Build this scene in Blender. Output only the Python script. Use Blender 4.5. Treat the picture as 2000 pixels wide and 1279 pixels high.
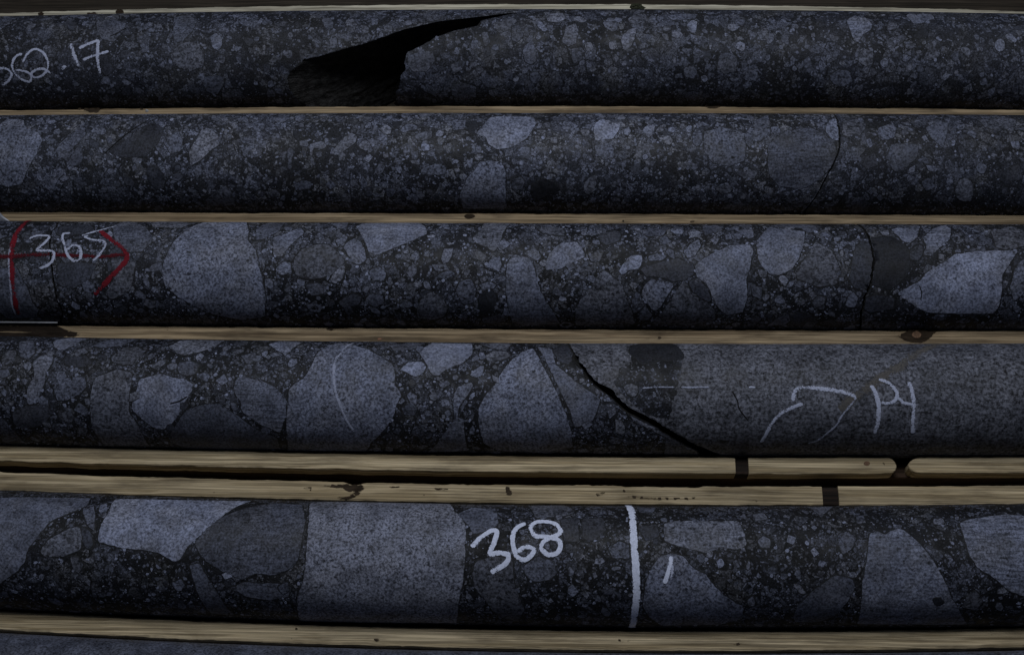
import bpy, math, random
import numpy as np
from mathutils import Matrix, Vector, geometry, noise as mnoise

random.seed(11)
rng = np.random.default_rng(11)
for o in list(bpy.data.objects):
    bpy.data.objects.remove(o)
sc = bpy.context.scene
COL = sc.collection
MM = 0.001

# ------------------------------------------------------------------ camera
FPX, CX, CY = 2500.0, 1000.0, 639.5            # focal length and centre in photograph pixels
TILT, YAW, ROLL, DIST = 0.4174, 0.04243, 0.0245, 737.5   # radians, mm
R = 31.75                                       # core radius, mm
ZA = 40.0                                       # height of the core axes above the ground, mm
M3 = Matrix.Rotation(YAW, 3, 'Y') @ Matrix.Rotation(TILT, 3, 'X') @ Matrix.Rotation(ROLL, 3, 'Z')
CAMP = M3 @ Vector((0, 0, DIST)) + Vector((0, 0, ZA))
cam = bpy.data.cameras.new('camera')
cam.sensor_width = 36.0
cam.lens = FPX / 2000.0 * 36.0
cam.clip_start, cam.clip_end = 0.01, 50.0
camo = bpy.data.objects.new('camera', cam)
COL.objects.link(camo)
camo.matrix_world = Matrix.Translation(CAMP * MM) @ M3.to_4x4()
sc.camera = camo

# ------------------------------------------------------------------ light
w = bpy.data.worlds.new('World')
sc.world = w
w.use_nodes = True
bg = w.node_tree.nodes['Background']
bg.inputs['Color'].default_value = (0.62, 0.75, 1.0, 1)
bg.inputs['Strength'].default_value = 0.03
ld = bpy.data.lights.new('area_light', 'AREA')  # area lamp added for an unseen source, kept close so the edges darken
ld.shape = 'RECTANGLE'
ld.size, ld.size_y = 0.34, 0.28
ld.energy = 4.6
ld.color = (0.93, 0.96, 1.0)
lo = bpy.data.objects.new('area_light', ld)
COL.objects.link(lo)
lo.location = (0.02, 0.33, 0.96)
lo.rotation_euler = (Vector((0.02, 0.02, 0.04)) - lo.location).to_track_quat('-Z', 'Y').to_euler()
sc.view_settings.view_transform = 'Standard'
sc.view_settings.look = 'None'
sc.view_settings.exposure = -0.05
sc.view_settings.gamma = 1.0
sc.view_settings.use_curve_mapping = False

# ------------------------------------------------------------------ materials
class NT:
    """small helper for node trees"""
    def __init__(s, name):
        s.m = bpy.data.materials.new(name)
        s.m.use_nodes = True
        s.t = s.m.node_tree
        s.b = s.t.nodes['Principled BSDF']
        s.out = s.t.nodes['Material Output']
    def n(s, kind, **kw):
        x = s.t.nodes.new(kind)
        for k, v in kw.items():
            setattr(x, k, v)
        return x
    def set(s, sock, v):
        if isinstance(v, bpy.types.NodeSocket):
            s.t.links.new(v, sock)
        else:
            sock.default_value = v
    def math(s, op, a, b=0.0, c=0.0, clamp=False):
        x = s.n('ShaderNodeMath', operation=op, use_clamp=clamp)
        for i, v in enumerate((a, b, c)):
            s.set(x.inputs[i], v)
        return x.outputs[0]
    def vmath(s, op, a, b=(0, 0, 0), scale=None):
        x = s.n('ShaderNodeVectorMath', operation=op)
        s.set(x.inputs[0], a)
        s.set(x.inputs[1], b)
        if scale is not None:
            s.set(x.inputs['Scale'], scale)
        return x.outputs[0]
    def noise(s, vec, scale, detail=3.0, rough=0.55, color=False):
        x = s.n('ShaderNodeTexNoise')
        s.set(x.inputs['Vector'], vec)
        x.inputs['Scale'].default_value = scale
        x.inputs['Detail'].default_value = detail
        x.inputs['Roughness'].default_value = rough
        return x.outputs['Color'] if color else x.outputs['Fac']
    def voro(s, vec, scale, feature='F1', rand=1.0):
        x = s.n('ShaderNodeTexVoronoi', feature=feature)
        s.set(x.inputs['Vector'], vec)
        x.inputs['Scale'].default_value = scale
        x.inputs['Randomness'].default_value = rand
        return x
    def ramp(s, v, lo, hi, a=0.0, b=1.0):
        x = s.n('ShaderNodeMapRange', interpolation_type='SMOOTHSTEP')
        s.set(x.inputs['Value'], v)
        s.set(x.inputs['From Min'], lo)
        s.set(x.inputs['From Max'], hi)
        s.set(x.inputs['To Min'], a)
        s.set(x.inputs['To Max'], b)
        return x.outputs[0]
    def mixf(s, f, a, b):
        x = s.n('ShaderNodeMix', data_type='FLOAT')
        s.set(x.inputs[0], f); s.set(x.inputs[2], a); s.set(x.inputs[3], b)
        return x.outputs[0]
    def mixc(s, f, a, b):
        x = s.n('ShaderNodeMix', data_type='RGBA')
        s.set(x.inputs[0], f); s.set(x.inputs[6], a); s.set(x.inputs[7], b)
        return x.outputs[2]
    def tint(s, v, col):
        x = s.n('ShaderNodeCombineXYZ')
        for i in range(3):
            s.set(x.inputs[i], s.math('MULTIPLY', v, col[i]))
        return x.outputs[0]
    def bump(s, h, dist, strength=1.0):
        x = s.n('ShaderNodeBump')
        x.inputs['Strength'].default_value = strength
        x.inputs['Distance'].default_value = dist
        s.set(x.inputs['Height'], h)
        s.set(s.b.inputs['Normal'], x.outputs[0])
    def finish(s, col, rough=0.7, spec=0.3):
        s.set(s.b.inputs['Base Color'], col)
        s.set(s.b.inputs['Roughness'], rough)
        s.b.inputs['Specular IOR Level'].default_value = spec
        return s.m

ROCK = (0.76, 0.855, 1.25)

def objvec(k, rnd=True):
    tc = k.n('ShaderNodeTexCoord').outputs['Object']
    if not rnd:
        return tc
    oi = k.n('ShaderNodeObjectInfo').outputs['Random']
    cx = k.n('ShaderNodeCombineXYZ')
    k.set(cx.inputs[0], k.math('MULTIPLY', oi, 13.7))
    k.set(cx.inputs[1], k.math('MULTIPLY', oi, 7.3))
    k.set(cx.inputs[2], k.math('MULTIPLY', oi, 3.1))
    return k.vmath('ADD', tc, cx.outputs[0])

def make_matrix(name, base, layers, gain=1.0):
    """dark groundmass of a breccia: fragments of several sizes floating in it"""
    k = NT(name)
    v0 = objvec(k)
    d1 = k.vmath('SUBTRACT', k.noise(v0, 130, 3, color=True), (0.5, 0.5, 0.5))
    v1 = k.vmath('ADD', v0, k.vmath('SCALE', d1, scale=0.008))
    d2 = k.vmath('SUBTRACT', k.noise(v0, 600, 2, color=True), (0.5, 0.5, 0.5))
    v = k.vmath('ADD', v1, k.vmath('SCALE', d2, scale=0.0012))
    lowf = k.noise(v0, 28, 3)
    val = k.math('MULTIPLY', base, k.ramp(lowf, 0.3, 0.7, 0.7, 1.35))
    mod = k.ramp(k.noise(v0, 36, 3, 0.6), 0.38, 0.62, 0.4, 1.45)
    for (sz, th, prob, lo_, hi_) in layers:
        f = k.voro(v, 1000.0 / sz)
        e = k.voro(v, 1000.0 / sz, 'DISTANCE_TO_EDGE').outputs['Distance']
        sp = k.n('ShaderNodeSeparateColor')
        k.set(sp.inputs[0], f.outputs['Color'])
        pick = k.math('LESS_THAN', sp.outputs[0], k.math('MULTIPLY', mod, prob))
        th_r = k.math('MULTIPLY_ADD', sp.outputs[2], th, th * 0.5)
        msk = k.math('MULTIPLY', k.ramp(e, th_r, k.math('ADD', th_r, 0.03)), pick)
        tone = k.mixf(k.math('POWER', sp.outputs[1], 1.5), lo_, hi_)
        val = k.mixf(msk, val, tone)
    grain = k.noise(v0, 1100, 4, 0.7)
    val = k.math('MULTIPLY', val, k.ramp(grain, 0.35, 0.66, 0.3, 1.8))
    dv = k.voro(v0, 560)
    sp = k.n('ShaderNodeSeparateColor'); k.set(sp.inputs[0], dv.outputs['Color'])
    spk = k.math('MULTIPLY', k.math('GREATER_THAN', sp.outputs[0], 0.8), k.ramp(dv.outputs['Distance'], 0.45, 0.2))
    val = k.mixf(k.math('MULTIPLY', spk, k.math('MULTIPLY', sp.outputs[1], 0.95)), val, 0.19)
    val = k.math('MULTIPLY', val, gain)
    col = k.mixc(k.ramp(k.noise(v0, 45, 2), 0.42, 0.68, 0.0, 0.6), k.tint(val, ROCK), k.tint(val, (0.90, 0.92, 1.02)))
    k.bump(grain, 0.00025, 0.6)
    return k.finish(col, k.ramp(k.noise(v0, 90, 2), 0.3, 0.7, 0.55, 0.8), 0.28)

def make_clast(name, tone, speck, size, streak=0.0, tintc=ROCK):
    """stone inside the core: even ground with dark and pale mineral grains"""
    k = NT(name)
    v0 = objvec(k)
    oi = k.n('ShaderNodeObjectInfo').outputs['Random']
    base = k.math('MULTIPLY', tone, k.math('MULTIPLY_ADD', oi, 0.34, 0.83))
    patch = k.noise(v0, 90, 4, 0.6)
    val = k.math('MULTIPLY', base, k.ramp(patch, 0.3, 0.7, 0.68, 1.3))
    g = k.noise(v0, 1000.0 / size, 4, 0.75)
    val = k.math('MULTIPLY', val, k.ramp(g, 0.36, 0.64, 1.0 - 0.72 * speck, 1.0 + 0.72 * speck))
    dk = k.ramp(k.noise(v0, 520.0 / size, 3, 0.65), 0.43, 0.33)
    pv = k.voro(k.vmath('ADD', v0, k.vmath('SCALE', k.noise(v0, 500, 2, color=True), scale=0.002)), 210)
    ps = k.n('ShaderNodeSeparateColor'); k.set(ps.inputs[0], pv.outputs['Color'])
    pit = k.math('MULTIPLY', k.math('GREATER_THAN', ps.outputs[0], 0.8), k.ramp(pv.outputs['Distance'], k.math('MULTIPLY', ps.outputs[1], 0.34), k.math('MULTIPLY', ps.outputs[1], 0.2)))
    val = k.math('MULTIPLY', val, k.math('SUBTRACT', 1.0, k.math('MULTIPLY', pit, 0.6)))
    val = k.math('MULTIPLY', val, k.math('SUBTRACT', 1.0, k.math('MULTIPLY', dk, 0.8 * speck)))
    rim = k.n('ShaderNodeAttribute', attribute_name='rim').outputs['Fac']
    ed = k.ramp(k.math('ADD', rim, k.math('MULTIPLY', k.math('SUBTRACT', k.noise(v0, 420, 3, 0.6), 0.5), 1.1)), -0.2, 0.06)
    val = k.mixf(ed, k.math('MULTIPLY', 0.026, k.ramp(g, 0.36, 0.64, 0.5, 1.8)), val)
    if streak:
        mp = k.n('ShaderNodeMapping')
        k.set(mp.inputs['Vector'], v0)
        mp.inputs['Rotation'].default_value = (0.2, 0.1, -0.25)
        mp.inputs['Scale'].default_value = (130, 900, 500)
        s_ = k.noise(mp.outputs[0], 1.0, 4, 0.6)
        val = k.math('MULTIPLY', val, k.ramp(s_, 0.3, 0.62, 1.0 - streak, 1.1))
    col = k.mixc(k.ramp(k.noise(v0, 60, 2), 0.4, 0.7, 0.0, 0.5), k.tint(val, tintc), k.tint(val, (0.85, 0.89, 1.12)))
    k.bump(g, 0.0002, 0.5)
    return k.finish(col, k.ramp(patch, 0.3, 0.7, 0.55, 0.8), 0.28)

MATRIX = {
    1: make_matrix('breccia_fine_a', 0.022, [(9, .06, .55, .026, .10), (4.2, .08, .48, .03, .15), (2.0, .1, .36, .035, .17)], 0.9),
    2: make_matrix('breccia_fine_b', 0.02, [(8.5, .06, .5, .026, .10), (4, .08, .55, .03, .17), (2.0, .1, .46, .04, .21)], 1.0),
    3: make_matrix('breccia_dark_a', 0.015, [(8, .07, .55, .025, .10), (3.4, .09, .5, .03, .17), (1.7, .1, .4, .045, .2)], 0.85),
    4: make_matrix('breccia_dark_b', 0.013, [(7, .08, .38, .022, .08), (3, .09, .38, .03, .14), (1.5, .1, .36, .045, .19)], 0.84),
    5: make_matrix('breccia_dark_c', 0.012, [(7, .08, .36, .02, .075), (3, .09, .36, .03, .13), (1.5, .1, .36, .045, .18)], 0.82),
}
CL = {
    'p': [make_clast('pale_stone', 0.215, 0.62, 1.3), make_clast('pale_flecked_stone', 0.225, 0.75, 1.4), make_clast('pale_veined_stone', 0.22, 0.7, 1.2, 0.35)],
    'l': [make_clast('light_stone', 0.145, 0.75, 1.2), make_clast('light_flecked_stone', 0.155, 0.95, 1.4), make_clast('light_veined_stone', 0.15, 0.8, 1.3, 0.4), make_clast('light_brownish_stone', 0.145, 0.95, 1.5, 0.2, (0.79, 0.865, 1.19))],
    'm': [make_clast('grey_stone', 0.102, 0.8, 1.3), make_clast('grey_flecked_stone', 0.105, 1.0, 1.4), make_clast('grey_veined_stone', 0.102, 0.85, 1.2, 0.45), make_clast('grey_brownish_stone', 0.1, 1.0, 1.6, 0.25, (0.79, 0.865, 1.19))],
    'd': [make_clast('dark_stone', 0.05, 0.75, 1.2)],
    'k': [make_clast('black_stone', 0.023, 0.6, 1.2)],
    's': [make_clast('layered_stone', 0.175, 0.8, 1.1, 0.6)],
    'g': [make_clast('speckled_grey_rock', 0.098, 1.0, 1.7, 0.3, (0.82, 0.875, 1.13))],
    'G': [make_clast('speckled_pale_rock', 0.17, 0.95, 1.25, 0.0, (0.80, 0.87, 1.19))],
}

def make_fracture():
    k = NT('broken_rock_face')
    v0 = objvec(k)
    a = k.noise(v0, 220, 6, 0.7)
    val = k.math('MULTIPLY', 0.019, k.ramp(a, 0.3, 0.72, 0.4, 2.2))
    k.bump(a, 0.0022, 0.9)
    return k.finish(k.tint(val, (0.98, 0.97, 1.0)), 0.85, 0.2)
FRACT = make_fracture()

def plain(name, col, rough=0.8, metal=0.0, spec=0.3, nscale=300, amp=0.4, bump=0.0003):
    k = NT(name)
    v0 = objvec(k)
    g = k.noise(v0, nscale, 5, 0.65)
    vv = k.ramp(g, 0.3, 0.7, 1.0 - amp, 1.0 + amp)
    k.bump(g, bump, 0.6)
    k.b.inputs['Metallic'].default_value = metal
    return k.finish(k.tint(vv, col), rough, spec)
SEAM = plain('dark_seam', (0.0125, 0.0135, 0.017), 0.7, nscale=900, amp=0.6)

def make_grit(name, lo_, hi_):
    k = NT(name)
    v0 = objvec(k)
    ri = k.n('ShaderNodeNewGeometry').outputs['Random Per Island']
    val = k.mixf(k.math('POWER', ri, 2.0), lo_, hi_)
    g = k.noise(v0, 1300, 3, 0.7)
    val = k.math('MULTIPLY', val, k.ramp(g, 0.3, 0.7, 0.55, 1.4))
    return k.finish(k.tint(val, ROCK), 0.7, 0.28)
GRIT = {1: make_grit('grit_a', .025, .24), 2: make_grit('grit_b', .03, .28), 3: make_grit('grit_c', .03, .36),
        4: make_grit('grit_d', .022, .34), 5: make_grit('grit_e', .02, .33)}

def make_chalk(name, col, cover, scale=1.0):
    k = NT(name)
    v0 = objvec(k)
    g = k.noise(v0, 1150 * scale, 4, 0.75)
    g2 = k.noise(v0, 130, 2, 0.5)
    rim = k.n('ShaderNodeAttribute', attribute_name='rim').outputs['Fac']
    a = k.ramp(k.math('MULTIPLY_ADD', rim, 0.22, k.math('MULTIPLY_ADD', g2, 0.6, g)), 1.11 - cover * 0.5, 1.21 - cover * 0.5)
    tr = k.n('ShaderNodeBsdfTransparent')
    mx = k.n('ShaderNodeMixShader')
    k.set(mx.inputs[0], a)
    k.t.links.new(tr.outputs[0], mx.inputs[1])
    k.t.links.new(k.b.outputs[0], mx.inputs[2])
    k.t.links.new(mx.outputs[0], k.out.inputs['Surface'])
    vv = k.ramp(g, 0.3, 0.7, 0.75, 1.12)
    return k.finish(k.tint(vv, col), 0.9, 0.1)
CHALK = make_chalk('chalk_strong', (0.70, 0.76, 0.98), 0.76)
CHALK_T = make_chalk('chalk_thin', (0.45, 0.49, 0.66), 0.56)
CHALK_F = make_chalk('chalk_faint', (0.32, 0.35, 0.48), 0.5)
RED = make_chalk('red_crayon', (0.17, 0.014, 0.024), 0.54)
RED_D = make_chalk('red_crayon_worn', (0.085, 0.011, 0.017), 0.5)

def make_wood(name, c0, c1, dirt, dirtc=(0.05, 0.035, 0.022)):
    k = NT(name)
    v0 = objvec(k)
    mp = k.n('ShaderNodeMapping')
    k.set(mp.inputs['Vector'], v0)
    mp.inputs['Scale'].default_value = (5, 520, 520)
    wob = k.noise(v0, 18, 2)
    vv = k.vmath('ADD', mp.outputs[0], k.vmath('SCALE', (0.0, 1.0, 1.0), scale=k.math('MULTIPLY', wob, 2.0)))
    g = k.noise(vv, 1.0, 5, 0.62)
    mp2 = k.n('ShaderNodeMapping')
    k.set(mp2.inputs['Vector'], v0)
    mp2.inputs['Scale'].default_value = (14, 1500, 1500)
    fine = k.noise(mp2.outputs[0], 1.0, 4, 0.65)
    col = k.mixc(k.ramp(g, 0.32, 0.68), c0, c1)
    fv = k.ramp(fine, 0.36, 0.62, 0.5, 1.22)
    mul = k.n('ShaderNodeVectorMath', operation='SCALE')
    k.set(mul.inputs[0], col); k.set(mul.inputs['Scale'], fv)
    mp3 = k.n('ShaderNodeMapping')
    k.set(mp3.inputs['Vector'], v0)
    mp3.inputs['Scale'].default_value = (22, 130, 130)
    dn = k.noise(mp3.outputs[0], 1.0, 5, 0.62)
    d = k.math('MULTIPLY', k.ramp(dn, 0.47, 0.72), dirt)
    grey = k.ramp(k.noise(v0, 14, 2), 0.4, 0.65, 0.0, 0.3)
    col2 = k.mixc(grey, mul.outputs[0], k.vmath('MULTIPLY', mul.outputs[0], (0.80, 0.83, 0.88)))
    col3 = k.mixc(d, col2, (*dirtc, 1))
    spv = k.voro(v0, 130)
    sp = k.n('ShaderNodeSeparateColor'); k.set(sp.inputs[0], spv.outputs['Color'])
    spot = k.math('MULTIPLY', k.math('GREATER_THAN', sp.outputs[0], 0.93), k.ramp(spv.outputs['Distance'], 0.11, 0.06))
    col4 = k.mixc(spot, col3, (0.018, 0.013, 0.01, 1))
    k.bump(k.math('ADD', fine, g), 0.0005, 0.7)
    return k.finish(col4, 0.8, 0.2)
W_TOP = make_wood('weathered_pale_wood', (0.40, 0.37, 0.285, 1), (0.68, 0.64, 0.52, 1), 0.45)
W_MID = make_wood('dirty_brown_wood', (0.19, 0.135, 0.08, 1), (0.43, 0.33, 0.21, 1), 0.75)
W_NEW = make_wood('clean_yellow_wood', (0.33, 0.255, 0.15, 1), (0.66, 0.54, 0.355, 1), 0.5)
W_DARK = make_wood('dark_stained_wood', (0.035, 0.021, 0.014, 1), (0.075, 0.045, 0.03, 1), 0.5, (0.016, 0.009, 0.007))
W_NOTCH = make_wood('black_stained_wood', (0.008, 0.006, 0.005, 1), (0.035, 0.022, 0.016, 1), 0.5, (0.004, 0.003, 0.003))
W_OLD = make_wood('old_brown_wood', (0.024, 0.019, 0.014, 1), (0.05, 0.04, 0.03, 1), 0.5, (0.012, 0.009, 0.007))

def make_stain_or_shade(name, col, cover):
    k = NT(name)
    tc = k.n('ShaderNodeTexCoord').outputs['Object']
    v0 = objvec(k)
    mp = k.n('ShaderNodeMapping')
    k.set(mp.inputs['Vector'], v0)
    mp.inputs['Scale'].default_value = (140, 520, 520)
    g = k.noise(mp.outputs[0], 1.0, 4, 0.7)
    rim = k.n('ShaderNodeAttribute', attribute_name='rim').outputs['Fac']
    a = k.ramp(k.math('ADD', g, k.math('MULTIPLY', rim, 0.45)), 0.85 - cover * 0.5, 1.05 - cover * 0.5)
    tr = k.n('ShaderNodeBsdfTransparent')
    mx = k.n('ShaderNodeMixShader')
    k.set(mx.inputs[0], a)
    k.t.links.new(tr.outputs[0], mx.inputs[1])
    k.t.links.new(k.b.outputs[0], mx.inputs[2])
    k.t.links.new(mx.outputs[0], k.out.inputs['Surface'])
    return k.finish(k.tint(k.ramp(g, 0.3, 0.7, 0.6, 1.5), col), 0.9, 0.1)
KNOT = make_stain_or_shade('wood_knot', (0.03, 0.021, 0.014), 0.9)
KNOTR = plain('red_knot_heart', (0.13, 0.075, 0.045), nscale=700)
STAIN = make_stain_or_shade('dark_wood_stain', (0.04, 0.029, 0.02), 0.62)
REDST = make_stain_or_shade('reddish_wood_stain', (0.17, 0.09, 0.06), 0.5)
SHADOW = make_stain_or_shade('painted_sheet_shade', (0.018, 0.013, 0.01), 0.75)  # shade under the metal sheet's lip, put into the colour
TIN = plain('dull_zinc_sheet', (0.20, 0.21, 0.25), 0.45, 0.3, 0.5, 60, 0.3, 0.0002)
TINE = plain('bare_zinc_edge', (0.62, 0.64, 0.70), 0.35, 0.4, 0.5, 90, 0.15, 0.0001)
SOIL = plain('dark_soil', (0.012, 0.009, 0.007), 0.95, nscale=120, amp=0.6, bump=0.003)
MOSS = plain('dark_moss', (0.025, 0.028, 0.016), 0.95, nscale=900, amp=0.7, bump=0.001)
CHIPM = plain('pale_chip', (0.45, 0.46, 0.48), 0.6, nscale=900, amp=0.3)

# ------------------------------------------------------------------ geometry helpers
def ray(u, v):
    d = M3 @ Vector(((u - CX) / FPX, (CY - v) / FPX, -1.0))
    return CAMP, d

def on_plane(u, v, z):
    c, d = ray(u, v)
    k = (z - c.z) / d.z
    return c.x + k * d.x, c.y + k * d.y

def link(name, verts, faces, mat, parent=None, smooth=False, origin=None, mats=None, fmat=None, mm=True):
    """one mesh object; verts in mm, world axes; origin (mm) becomes the object's own origin"""
    if origin is None:
        a = np.asarray(verts)
        origin = ((a[:, 0].min() + a[:, 0].max()) / 2, (a[:, 1].min() + a[:, 1].max()) / 2, a[:, 2].min())
    a = (np.asarray(verts, dtype=float) - np.asarray(origin)) * MM
    me = bpy.data.meshes.new(name)
    me.from_pydata(a.tolist(), [], faces)
    for m_ in (mats or [mat]):
        me.materials.append(m_)
    if fmat is not None:
        me.polygons.foreach_set('material_index', fmat)
    if smooth:
        me.polygons.foreach_set('use_smooth', [True] * len(me.polygons))
    me.update()
    o = bpy.data.objects.new(name, me)
    COL.objects.link(o)
    o.location = [c * MM for c in origin]
    if parent is not None:
        o.parent = parent
        pl = parent.location
        if parent.parent is not None:
            pl = pl + parent.parent.location
        o.location = Vector(o.location) - pl
    return o

def tag(o, label, cat=None, group=None, kind=None):
    if label: o['label'] = label
    if cat: o['category'] = cat
    if group: o['group'] = group
    if kind: o['kind'] = kind
    return o

def empty(name, loc):
    o = bpy.data.objects.new(name, None)
    COL.objects.link(o)
    o.location = [c * MM for c in loc]
    o.empty_display_size = 0.02
    return o

def n1(x, seed, amp=1.0):
    return amp * mnoise.noise(Vector((x, seed * 17.31 + 0.5, seed * 3.7)))

# ------------------------------------------------------------------ layout: far top edges of the wooden slats, as gentle curves y(x)
XS = [0, 500, 1000, 1500, 2000]
SLAT_PX = [[26, 12.5, 8.5, 11, 22], [216, 209, 208, 209, 215], [414, 415, 417, 418.5, 420],
           [634, 638.7, 642.5, 645, 646], [869, 882, 891, 892.5, 892], [922, 933.7, 948, 949, 947],
           [1191, 1215.5, 1228.7, 1230, 1225]]
ZS = ZA + 0.6                                   # slat tops
THICK = [9.5, 9.3, 9.3, 9.4, 9.2, 10.6, 10.4]
EDGE = []
for row in SLAT_PX:
    p = [on_plane(u, v, ZS) for u, v in zip(XS, row)]
    EDGE.append(np.polyfit([a[0] for a in p], [a[1] for a in p], 2))
XE = 400.0                                      # half length built, mm

def efar(i, x): return np.polyval(EDGE[i], x)
def enear(i, x): return np.polyval(EDGE[i], x) - THICK[i]

CEN = {}
for r_, (a, b) in {1: (0, 1), 2: (1, 2), 3: (2, 3), 4: (3, 4), 5: (5, 6)}.items():
    c = (EDGE[a] + EDGE[b]) / 2.0
    c[2] -= THICK[a] / 2.0
    CEN[r_] = c
c = EDGE[6].copy(); c[2] -= THICK[6] + 1.6 + R
CEN[6] = c
def yc(row, x): return float(np.polyval(CEN[row], x))

def on_core(row, u, v):
    """pixel -> (x, theta) on the core's surface; theta 0 = horizontal towards the viewer, 90 deg = top"""
    c, d = ray(u, v)
    x = on_plane(u, v, ZA + 25)[0]
    for _ in range(4):
        cy_ = yc(row, x)
        oy, oz = c.y - cy_, c.z - ZA
        A = d.y * d.y + d.z * d.z
        B = 2 * (oy * d.y + oz * d.z)
        C_ = oy * oy + oz * oz - R * R
        disc = max(B * B - 4 * A * C_, 0.0)
        t = (-B - math.sqrt(disc)) / (2 * A)
        x = c.x + t * d.x
    y, z = c.y + t * d.y - yc(row, x), c.z + t * d.z - ZA
    return x, math.atan2(z, -y)

def core_pt(row, x, th, rad):
    return (x, yc(row, x) - rad * math.cos(th), ZA + rad * math.sin(th))

# ------------------------------------------------------------------ the setting
link('ground', [(-900, -700, 0), (900, -700, 0), (900, 700, 0), (-900, 700, 0)], [(0, 1, 2, 3)], SOIL, origin=(0, 0, 0))
tag(bpy.data.objects['ground'], 'dark soil under the wooden core boxes', kind='structure')

# ------------------------------------------------------------------ wooden boxes
def slat(name, i, mat, parent, x0=-XE, x1=XE, z0=8.0, z1=None, inset=0.0, round0=0.0, round1=0.0, rough=0.28, bev=0.8, seed=None, farcut=None):
    """a board on edge with worn, slightly wavy edges"""
    z1 = ZS if z1 is None else z1
    seed = i + 1 if seed is None else seed
    n = max(8, int((x1 - x0) / 2.2))
    xs = list(np.linspace(x0, x1, n))
    if round0: xs = sorted(set(xs + [x0 + round0 * (1 - math.cos(a)) for a in np.linspace(0.05, 1.55, 9)]))
    if round1: xs = sorted(set(xs + [x1 - round1 * (1 - math.cos(a)) for a in np.linspace(0.05, 1.55, 9)]))
    V, F = [], []
    for x in xs:
        yf = efar(i, x) - inset + n1(x * 0.09, seed, rough * 1.6) + n1(x * 0.5, seed + 5, rough * 0.8)
        yn = enear(i, x) + inset + n1(x * 0.07, seed + 9, rough * 1.6) + n1(x * 0.45, seed + 13, rough * 0.6)
        if farcut: yf -= farcut(x)
        mid, half = (yf * 0.45 + yn * 0.55), (yf - yn) / 2
        kf = 1.0
        if round0 and x < x0 + round0: kf = max(0.25, math.sqrt(max(0, 1 - ((x0 + round0 - x) / round0) ** 2)))
        if round1 and x > x1 - round1: kf = max(0.25, math.sqrt(max(0, 1 - ((x - x1 + round1) / round1) ** 2)))
        yf = mid + (yf - mid) * kf; yn = mid + (yn - mid) * kf
        zt = z1 + n1(x * 0.02, seed + 20, 0.25)
        b = bev * (0.7 + 0.6 * abs(n1(x * 0.11, seed + 31)))
        V += [(x, yf, z0), (x, yf, zt - b * 0.8), (x, yf - b * 0.35, zt - b * 0.2), (x, yf - b, zt),
              (x, (yf + yn) / 2, zt + 0.15), (x, yn + b * 1.2, zt), (x, yn + b * 0.4, zt - b * 0.3), (x, yn, zt - b * 1.2), (x, yn, z0)]
    q = 9
    for a in range(len(xs) - 1):
        for b_ in range(q - 1):
            F.append((a * q + b_, (a + 1) * q + b_, (a + 1) * q + b_ + 1, a * q + b_ + 1))
        F.append((a * q + q - 1, (a + 1) * q + q - 1, (a + 1) * q, a * q))
    F.append(tuple(range(q)))
    e = (len(xs) - 1) * q
    F.append(tuple(range(e + q - 1, e - 1, -1)))
    return link(name, V, F, mat, parent)

def px_x(u, v): return on_plane(u, v, ZS)[0]

def patch_mesh(outline, jitter, step, seed, inner):
    """outline in flat (a, b) mm -> dense jittered outline + inner points, triangulated"""
    P = []
    m = len(outline)
    for i in range(m):
        a, b = outline[i], outline[(i + 1) % m]
        L = math.hypot(b[0] - a[0], b[1] - a[1])
        k = max(1, int(L / step))
        for j in range(k):
            t = j / k
            # pull corners round a little (quadratic blend with neighbours)
            P.append((a[0] + (b[0] - a[0]) * t, a[1] + (b[1] - a[1]) * t))
    P = np.array(P)
    if len(P) > 6 and inner > 0:
        P = P * 0.6 + (np.roll(P, 1, 0) + np.roll(P, -1, 0)) * 0.2
    out = []
    for i, p_ in enumerate(P):
        q_ = Vector((p_[0] * 0.55, p_[1] * 0.55, seed * 1.7))
        q2 = Vector((p_[0] * 1.6, p_[1] * 1.6, seed * 2.9))
        out.append((p_[0] + jitter * (mnoise.noise(q_) + 0.5 * mnoise.noise(q2)),
                    p_[1] + jitter * (mnoise.noise(q_ + Vector((31, 7, 3))) + 0.5 * mnoise.noise(q2 + Vector((11, 5, 9))))))
    n = len(out)
    a = np.array(out)
    pts = [Vector(p_) for p_ in out]
    if inner > 0:
        x0, y0 = a.min(0); x1, y1 = a.max(0)
        gs = min(inner, 2.4)
        for ix, gx in enumerate(np.arange(x0 + inner / 2, x1, inner)):
            for gy in np.arange(y0 + gs * (0.5 if ix % 2 else 0.9), y1, gs):
                if inside(gx, gy, a) and np.min(np.hypot(a[:, 0] - gx, a[:, 1] - gy)) > 0.7:
                    pts.append(Vector((gx, gy)))
    res = geometry.delaunay_2d_cdt(pts, [(i, (i + 1) % n) for i in range(n)], [], 1, 1e-5)
    vs, fs = res[0], res[2]
    # outline edges: edges used by one face
    cnt = {}
    for f in fs:
        for i in range(3):
            e = (f[i], f[(i + 1) % 3])
            cnt[tuple(sorted(e))] = cnt.get(tuple(sorted(e)), 0) + 1
    rim = []
    for f in fs:
        for i in range(3):
            e = (f[i], f[(i + 1) % 3])
            if cnt[tuple(sorted(e))] == 1:
                rim.append(e)
    return [(v_.x, v_.y) for v_ in vs], [tuple(f) for f in fs], rim

def inside(x, y, a):
    xa, ya = a[:, 0], a[:, 1]
    xb, yb = np.roll(xa, -1), np.roll(ya, -1)
    c_ = ((ya > y) != (yb > y))
    with np.errstate(divide='ignore', invalid='ignore'):
        xi = (xb - xa) * (y - ya) / (yb - ya) + xa
    return bool(np.sum(c_ & (x < xi)) % 2)

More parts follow.
